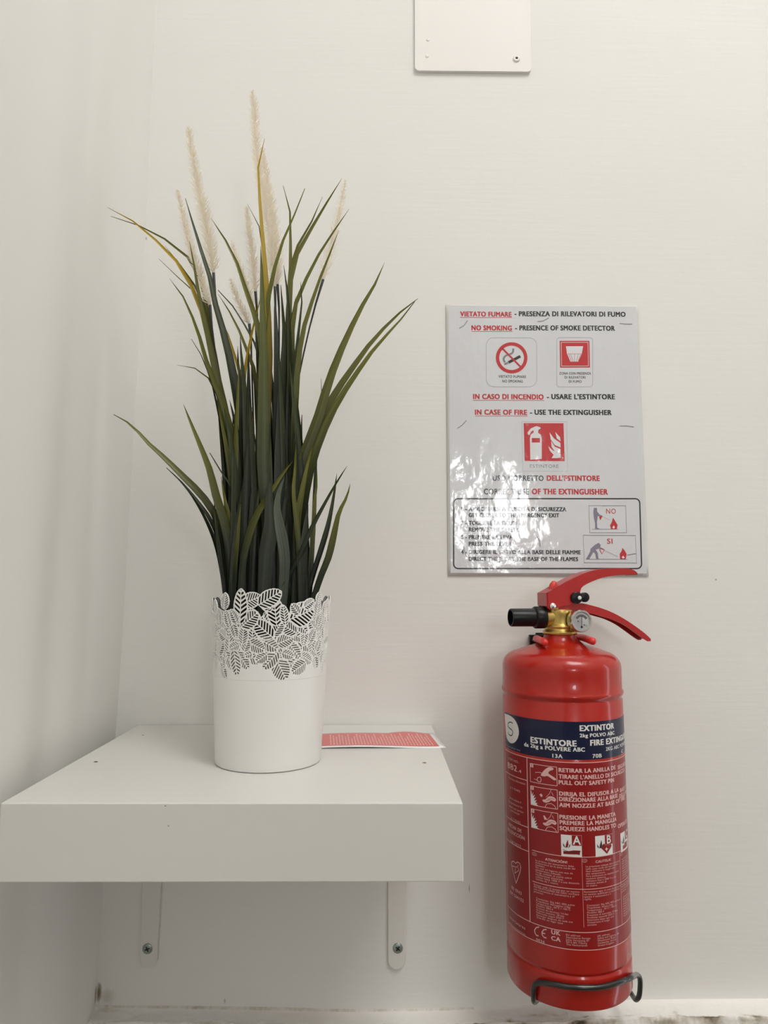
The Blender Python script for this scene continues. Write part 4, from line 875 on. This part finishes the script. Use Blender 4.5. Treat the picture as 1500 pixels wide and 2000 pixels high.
def make_leaf(path, wpx, kind, yb, yt, rnd, n=16, prev=False):
    C3 = blade3d(path, yb, yt, n); m = MB(); W = wpx*.00043*(1.16 if len(path) > 4 else 1.0); N_ = len(C3); V = []; uvs = []
    tw = rnd.uniform(-.35, .35); tw2 = rnd.uniform(-.5, .5); fold = W*.16
    for i, c_ in enumerate(C3):
        t = i/(N_-1); a = C3[max(i-1, 0)]; b_ = C3[min(i+1, N_-1)]; tg = Vector(b_-a).normalized()
        view = Vector(CAM-c_).normalized(); view.z = 0; view.normalize()
        side = tg.cross(view).normalized(); nrm = side.cross(tg).normalized(); an = tw+tw2*(1-t); side = (side*math.cos(an)+nrm*math.sin(an)).normalized(); nrm = side.cross(tg)
        if nrm.dot(view) < 0: nrm = -nrm
        wd = W/2/math.cos(an)*min(1, (t/.42)**.75)*(1-.28*max(0, t-.5)/.5)+.00008
        c_ = Vector(c_); fo = fold*wd/(W/2)
        V += [c_-side*wd+nrm*fo, c_-nrm*.0003, c_+side*wd+nrm*fo, c_-nrm*.0007]
        uvs += [(0, 1-t), (.5, 1-t), (1, 1-t), (.5, 1-t)]
    fs = []
    for i in range(N_-1):
        for k in range(4):
            k2 = (k+1) % 4; fs.append((i*4+k, i*4+k2, (i+1)*4+k2, (i+1)*4+k))
    fs += [(0, 3, 2, 1), tuple((N_-1)*4+k for k in range(4))]
    m.add(V, fs); o = m.build('leaf', LM[kind], GP, smooth=60)
    uvl = o.data.uv_layers.new(name='UVMap')
    for lp in o.data.loops: uvl.data[lp.index].uv = uvs[lp.vertex_index]
    return o
LV = [  # path tip -> base (px), width, kind, base depth, tip depth
 ([(210,405),(237,420),(275,442),(312,477),(342,507),(362,540),(385,580),(402,640),(425,740),(448,880),(465,1030),(472,1180)],10,'y',-.005,.02),
 ([(216,422),(262,437),(300,455),(337,477),(368,504),(386,528),(400,580),(415,680),(435,820),(455,1180)],9,'o',.01,.03),
 ([(322,480),(350,515),(375,550),(390,575),(405,620),(425,720),(450,900),(465,1180)],8,'o',.0,.02),
 ([(310,505),(340,535),(362,552),(385,580),(402,630),(425,760),(452,1180)],5,'o',.01,.02),
 ([(331,544),(355,575),(374,615),(386,645),(409,722),(432,774),(449,832),(463,950),(474,1180)],10,'o',-.01,-.02),
 ([(362,387),(375,432),(390,482),(407,532),(419,590),(427,620),(440,665),(454,730),(466,800),(478,900),(488,1180)],15,'d',-.015,-.01),
 ([(370,470),(380,525),(390,587),(402,640),(418,715),(432,774),(448,860),(458,980),(468,1180)],14,'o',-.01,.0),
 ([(412,426),(425,447),(442,472),(460,507),(475,550),(490,597),(506,640),(515,720),(522,860),(524,1000),(526,1180)],13,'o',-.01,-.01),
 ([(517,270),(508,289),(504,320),(506,376),(510,432),(514,488),(519,540),(522,600),(525,680),(523,760),(520,900),(520,1180)],12,'y',-.012,-.01),
 ([(509,480),(511,540),(512,600),(514,660),(514,720),(514,800),(513,860),(513,920),(519,980),(522,1040),(518,1100),(514,1180)],19,'g',-.028,-.03),
 ([(483,398),(493,417),(505,438),(514,500),(520,700),(525,1180)],5,'d',.01,.01),
 ([(553,362),(562,390),(567,424),(567,474),(567,530),(564,580),(562,680),(558,850),(552,1180)],12,'o',.0,.005),
 ([(595,368),(581,407),(564,443),(550,480),(539,516),(528,566),(521,610),(514,690),(508,820),(502,1180)],12,'o',-.012,-.012),
 ([(668,348),(646,384),(620,424),(598,466),(578,500),(569,530),(564,600),(560,720),(554,880),(546,1180)],13,'o',-.005,.0),
 ([(630,384),(620,412),(609,432),(587,470),(570,505),(565,560),(562,700),(560,1180)],10,'o',.005,.01),
 ([(682,408),(660,440),(637,473),(615,510),(598,544),(584,575),(573,610),(570,660),(570,740),(568,900),(566,1180)],10,'o',-.005,.0),
 ([(662,449),(646,491),(629,533),(615,572),(601,614),(591,650),(583,700),(577,780),(573,900),(570,1180)],11,'o',-.01,-.01),
 ([(751,513),(738,544),(718,580),(699,611),(682,648),(662,692),(648,728),(633,774),(616,832),(598,875),(581,925),(569,990),(560,1080),(556,1180)],16,'o',-.02,-.02),
 ([(816,583),(790,603),(760,631),(732,661),(704,696),(685,725),(662,757),(641,792),(622,834),(609,880),(597,930),(585,1000),(575,1090),(570,1180)],14,'o',-.015,-.02),
 ([(810,588),(785,622),(758,652),(722,694),(693,736),(664,780),(641,824),(623,867),(607,919),(596,980),(585,1070),(580,1180)],13,'o',-.022,-.03),
 ([(627,739),(628,774),(624,820),(618,880),(612,1000),(604,1180)],5,'d',.01,.01),
 ([(678,910),(656,945),(633,986),(610,1029),(587,1080),(566,1125),(548,1180)],7,'d',-.03,-.035),
 ([(658,925),(652,968),(642,1021),(630,1064),(616,1108),(604,1151),(600,1180)],9,'d',-.01,-.005),
 ([(684,945),(677,971),(662,1002),(653,1041),(642,1087),(627,1125),(612,1170),(608,1185)],11,'o',-.02,-.025),
 ([(222,809),(258,832),(287,864),(322,896),(351,925),(386,960),(415,998),(432,1050),(446,1180)],12,'o',-.008,-.02),
 ([(325,913),(357,945),(386,980),(412,1018),(428,1065),(444,1180)],7,'d',-.0,.0),
 ([(345,931),(374,968),(400,1012),(420,1061),(432,1116),(440,1180)],6,'d',-.01,-.01),
 ([(358,789),(374,829),(391,870),(409,916),(423,971),(438,1020),(448,1080),(455,1180)],13,'o',-.025,-.025),
 ([(410,884),(432,922),(452,954),(466,1000),(482,1180)],5,'d',-.02,-.02),
 ([(432,931),(438,971),(447,1008),(455,1050),(463,1180)],9,'o',-.02,-.02),
 ([(346,713),(374,717),(391,725),(406,737),(425,775),(442,850),(458,1000),(468,1180)],6,'o',-.0,.0),
 ([(374,662),(389,686),(403,718),(420,775),(440,900),(456,1180)],5,'d',.005,.0),
 ([(418,974),(422,1021),(429,1079),(438,1151),(440,1180)],6,'d',-.015,-.015),
 ([(426,566),(446,586),(466,616),(486,650),(500,680),(514,740),(521,900),(526,1180)],8,'d',.005,.01),
 ([(426,574),(444,602),(462,634),(474,664),(488,700),(498,735),(506,850),(511,1180)],10,'o',-.005,.005),
 ([(430,620),(441,644),(452,670),(461,705),(476,750),(487,795),(492,870),(496,1180)],10,'y',.01,.01),
 ([(512,570),(508,590),(500,615),(492,650),(484,690),(478,725),(475,800),(478,1180)],9,'y',-.005,-.005),
 ([(464,676),(466,720),(472,770),(478,900),(486,1180)],14,'d',-.012,-.012),
 ([(469,655),(472,700),(478,760),(484,900),(492,1180)],14,'d',-.016,-.016),
 ([(497,574),(501,610),(504,700),(505,1180)],7,'d',.005,.005),
 ([(528,615),(526,660),(524,705),(521,800),(523,1180)],9,'y',-.0,.0),
 ([(538,566),(537,600),(539,660),(541,740),(545,900),(546,1180)],18,'s',-.018,-.015),
 ([(548,556),(552,600),(556,660),(553,720),(550,900),(548,1180)],15,'d',-.012,-.012),
 ([(554,518),(560,560),(564,610),(566,680),(567,740),(565,900),(560,1180)],13,'d',-.006,-.006),
 ([(557,640),(555,680),(552,720),(548,850),(545,1010),(540,1180)],17,'s',-.022,-.022),
 ([(587,550),(590,575),(588,610),(583,650),(578,700),(574,745),(570,850),(568,1180)],10,'d',-.008,-.008),
 ([(578,578),(572,602),(569,640),(571,700),(570,900),(565,1180)],9,'o',-.002,.0),
 ([(579,778),(582,803),(579,847),(573,890),(564,980),(560,1180)],9,'d',-.014,-.014),
 ([(578,867),(576,919),(573,963),(581,1035),(585,1108),(586,1180)],8,'o',-.03,-.032),
 ([(556,930),(545,960),(541,990),(545,1022),(551,1050),(556,1090),(555,1130),(552,1180)],17,'l',-.036,-.04),
 ([(572,900),(552,926),(532,956),(516,980),(498,1012),(484,1052),(474,1100),(468,1180)],11,'o',-.034,-.038),
 ([(476,936),(470,970),(462,1020),(454,1080),(448,1180)],5,'s',-.032,-.034),
 ([(560,954),(553,1000),(548,1060),(546,1180)],12,'s',-.028,-.03),
 ([(528,930),(525,975),(528,1030),(521,1080),(515,1180)],24,'s',-.038,-.038),
 ([(576,950),(580,1000),(586,1050),(586,1140),(582,1180)],14,'d',-.02,-.02),
 ([(619,915),(618,950),(614,980),(612,1020),(607,1100),(604,1180)],8,'o',-.01,-.01),
 ([(618,880),(618,912),(616,980),(606,1180)],6,'d',.0,.0),
 ([(612,866),(600,910),(588,970),(580,1030),(574,1180)],11,'o',-.024,-.028),
 ([(602,985),(597,1030),(593,1090),(590,1180)],15,'s',-.03,-.03),
 ([(424,780),(434,830),(445,890),(453,950),(457,1030),(460,1180)],11,'o',-.012,-.012),
 ([(438,795),(450,860),(457,920),(460,990),(464,1180)],16,'d',-.018,-.018),
 ([(448,780),(460,830),(470,900),(478,1000),(481,1180)],14,'d',-.014,-.014),
 ([(508,930),(500,1000),(494,1060),(490,1180)],10,'d',-.03,-.03),
 ([(470,985),(466,1040),(460,1100),(456,1180)],9,'o',-.03,-.03),
 ([(560,1130),(548,1155),(540,1185)],6,'d',-.036,-.036),
]
rnd = random.Random(3)
for (path, wpx, kd, yb, yt) in LV: make_leaf(path, wpx, kd, yb, yt, rnd)
for i in range(96):                            # the dense heart of the tuft
    bx = rnd.uniform(448, 604); f_ = (bx-526)/80
    ht = rnd.choice([rnd.uniform(670, 790), rnd.uniform(780, 900), rnd.uniform(880, 1040)])
    cen = 512 if ht < 760 else 522
    sp = 62 if ht < 760 else 76
    tx = cen+f_*sp+rnd.uniform(-12, 12)
    tx = max(455 if ht > 800 else 462, min(600, tx))
    yb = rnd.uniform(-.026, .034); mid = (bx*.6+tx*.4+rnd.uniform(-5, 5), (1180+ht)/2)
    make_leaf([(tx, ht), (tx*.65+mid[0]*.35, ht*.65+mid[1]*.35), mid, (bx, 1180)], rnd.uniform(9, 15), rnd.choice('dddso'), yb, yb+rnd.uniform(-.01, .01), rnd, n=10)
# feathery plumes on black stems
m_plume = mat('cream_plume', (.90, .80, .66), .8, sss=0)
pn = m_plume.node_tree; df = pn.nodes.new('ShaderNodeBsdfDiffuse'); tr = pn.nodes.new('ShaderNodeBsdfTranslucent'); mxs = pn.nodes.new('ShaderNodeMixShader')
m_stem = mat('black_stem', (.012, .014, .012), .4)
df.inputs[0].default_value = (.96, .91, .82, 1); tr.inputs[0].default_value = (.97, .92, .82, 1); mxs.inputs[0].default_value = .5
pn.links.new(df.outputs[0], mxs.inputs[1]); pn.links.new(tr.outputs[0], mxs.inputs[2]); pn.links.new(mxs.outputs[0], pn.nodes['Material Output'].inputs[0])
PLM = [  # axis tip -> foot, half width at tip/foot (px), depth, stem continuation
 ([(368,250),(374,290),(381,335),(389,375),(398,415),(407,462),(413,505),(417,533)],(7,19),.005,[(417,533),(419,570),(429,622),(443,672),(457,735),(468,800),(478,900),(486,1180)],1.0),
 ([(346,372),(355,410),(365,455),(375,495),(388,530),(399,565),(410,596)],(5,14),.01,[(410,596),(414,640),(425,715),(439,778),(452,870),(465,1180)],.9),
 ([(493,180),(497,220),(500,270),(506,325),(514,375),(521,420),(528,465),(533,510),(537,560)],(8,19),.012,[(537,560),(538,600),(536,1180)],1.0),
 ([(511,290),(519,330),(526,375),(532,420),(537,465),(540,510),(542,556)],(6,17),.02,[(542,556),(545,600),(545,1180)],.9),
 ([(481,405),(486,446),(491,488),(496,530),(499,570)],(6,15),.022,[(499,570),(502,600),(510,1180)],.7),
 ([(452,470),(463,505),(475,540),(487,575),(494,600)],(5,13),.03,[(494,600),(500,650),(515,1180)],.6),
 ([(450,546),(461,575),(472,603),(481,620),(487,633)],(5,12),.018,[(487,633),(490,660),(505,1180)],.8),
 ([(674,353),(668,390),(660,429),(650,466),(641,505),(631,546)],(5,17),.03,[(631,546),(620,582),(609,622),(598,668),(588,715),(579,765),(572,850),(565,1180)],.55)]
for (ax_, (w0, w1), dy, stem, dens) in PLM:
    C3 = [at_y(p[0], p[1], PY+dy) for p in spline(ax_, 40)]
    b = MB(); b.tube(C3, .0014, 8, taper=[.25+.75*min(1, i/12) for i in range(40)])
    L_ax = float(np.linalg.norm(C3[-1]-C3[0])); nw = int(L_ax/.0030); per = int(34*dens); nb = nw*per
    for k in range(nb):
        t = min(.9999, ((k//per)+.25+.35*rnd.random())/nw); i = min(int(t*39), 38); fr = t*39-i; c_ = Vector(C3[i]*(1-fr)+C3[i+1]*fr)
        up = Vector(C3[max(i-1, 0)]-C3[min(i+2, 39)]).normalized(); a = rnd.uniform(0, 2*math.pi)
        e1 = up.cross(Vector((0, 1, 0))).normalized(); e2 = up.cross(e1); out = e1*math.cos(a)+e2*math.sin(a)
        Wd = (w0+(w1-w0)*t**.8)*.00052*rnd.uniform(.7, 1.25)*(1.0 if t < .93 else .85)
        if t < .03: Wd *= .55
        el = .75; d1 = (out*.72+up*.55).normalized(); d2 = (out*.80+up*(1.15)).normalized()
        p1 = c_+d1*Wd*.7; p2 = p1+d2*Wd*.55; sd = out.cross(up).normalized()*.00024
        b.add([c_-sd, c_+sd, p1+sd*.9, p1-sd*.9, p2+sd*.45, p2-sd*.45], [(0, 1, 2, 3), (3, 2, 4, 5)])
    pl = b.build('plume', m_plume, GP, fixn=False)
    S3 = [at_y(p[0], p[1], PY+dy*(1 if p[1] < 900 else .6)) for p in spline(stem, 14)]
    x, y = inpot(S3[-1][0], S3[-1][1]); S3[-1] = np.array([x, y, ZE])
    b = MB(); b.tube(S3, .00075, 8, taper=[1.8, 1.2]+[1]*12); b.build('stem', m_stem, pl, smooth=60)
# inner nursery pot and its filling
b = MB(); zi = zfront(1243)
b.lathe([(0, ZP+.006), (RB-.006, ZP+.006), (prad(zi)-.0050, zi-.002), (prad(zi)-.0042, zi), (prad(zi)-.0056, zi), (prad(zi)-.0064, zi-.004), (RB-.008, ZP+.009), (0, ZP+.009)], (PX, PY, 0), seg=64)
b.build('inner_pot', mat('pale_liner', (.62, .58, .54), .6), GP, smooth=40)
b = MB(); N_ = 28
V = [(PX, PY, ZE+.001)]; F = []
for j in range(1, 9):
    for k in range(N_):
        a = 2*math.pi*k/N_; r_ = (prad(ZE)-.0075)*j/8; V.append((PX+r_*math.cos(a), PY+r_*math.sin(a), ZE+.0025*nz(math.cos(a)*j, math.sin(a)*j, 4)))
F += [(0, 1+k, 1+(k+1) % N_) for k in range(N_)]
for j in range(7):
    for k in range(N_): F.append((1+j*N_+k, 1+(j+1)*N_+k, 1+(j+1)*N_+(k+1) % N_, 1+j*N_+(k+1) % N_))
b.add(V, F); b.build('filling', mat('dark_filling', (.03, .035, .02), .9), GP, smooth=60)

# ================================================================== RED LEAFLET ON THE SHELF
ZS = 1.36
RL = thing('red_leaflet', (.25, -.06, ZS), 'red leaflet with fine white print lying behind the pot', 'leaflet')
def ll(px, py, dz=.0): return Vector(at_z(px, py, ZS+.0012+dz))
cTL, cTR, cBR, cBL = ll(622, 1434), ll(838, 1431), ll(858, 1456), ll(622, 1457.5)
def lpt(u, v, lift): 
    a = cTL+(cTR-cTL)*u; c_ = cBL+(cBR-cBL)*u; p = c_+(a-c_)*v
    w_ = .0016*max(0, math.sin((u-.62)*9))*v if u > .62 else 0
    return (p.x, p.y, ZS+.0011+.0007*math.sin(u*5)+w_+lift)
u0 = -.25
def lgrid(ua, ub, va, vb, lift, name, mt, nu_=40, nv_=6, par=RL, thick=None):
    m = MB(); m.add([lpt(ua+(ub-ua)*i/nu_, va+(vb-va)*j/nv_, lift) for j in range(nv_+1) for i in range(nu_+1)], [(j*(nu_+1)+i, j*(nu_+1)+i+1, (j+1)*(nu_+1)+i+1, (j+1)*(nu_+1)+i) for j in range(nv_) for i in range(nu_)])
    o = m.build(name, mt, par, smooth=180, fixn=False)
    if thick: so = o.modifiers.new('s', 'SOLIDIFY'); so.thickness = thick; so.offset = -1
    return o
sheet = lgrid(u0-.02, 1.045, -.09, 1.06, 0, 'sheet', mat('leaflet_white', (.78, .77, .77), .3, coat=.6), thick=.0004)
lgrid(u0, 1.0, 0, 1.0, .00012, 'red_print', mat('leaflet_red', (.62, .055, .05), .35, coat=.5))
m = MB()
for i in range(34):
    u = .10+i*.0258; va, vb = .06, .90-(.25 if i % 9 == 7 else 0)-(.1*((i*7) % 3))
    k = va
    while k < vb:                              # words of each printed row
        k2 = min(vb, k+rnd.uniform(.05, .16)); n_ = len(m.v); m.v += [lpt(u, k, .0002), lpt(u+.0085, k, .0002), lpt(u+.0085, k2, .0002), lpt(u, k2, .0002)]; m.f.append((n_, n_+1, n_+2, n_+3)); m.mi.append(0); k = k2+.025
m.build('fine_print', mat('leaflet_print', (.80, .45, .42), .4), RL, fixn=False)
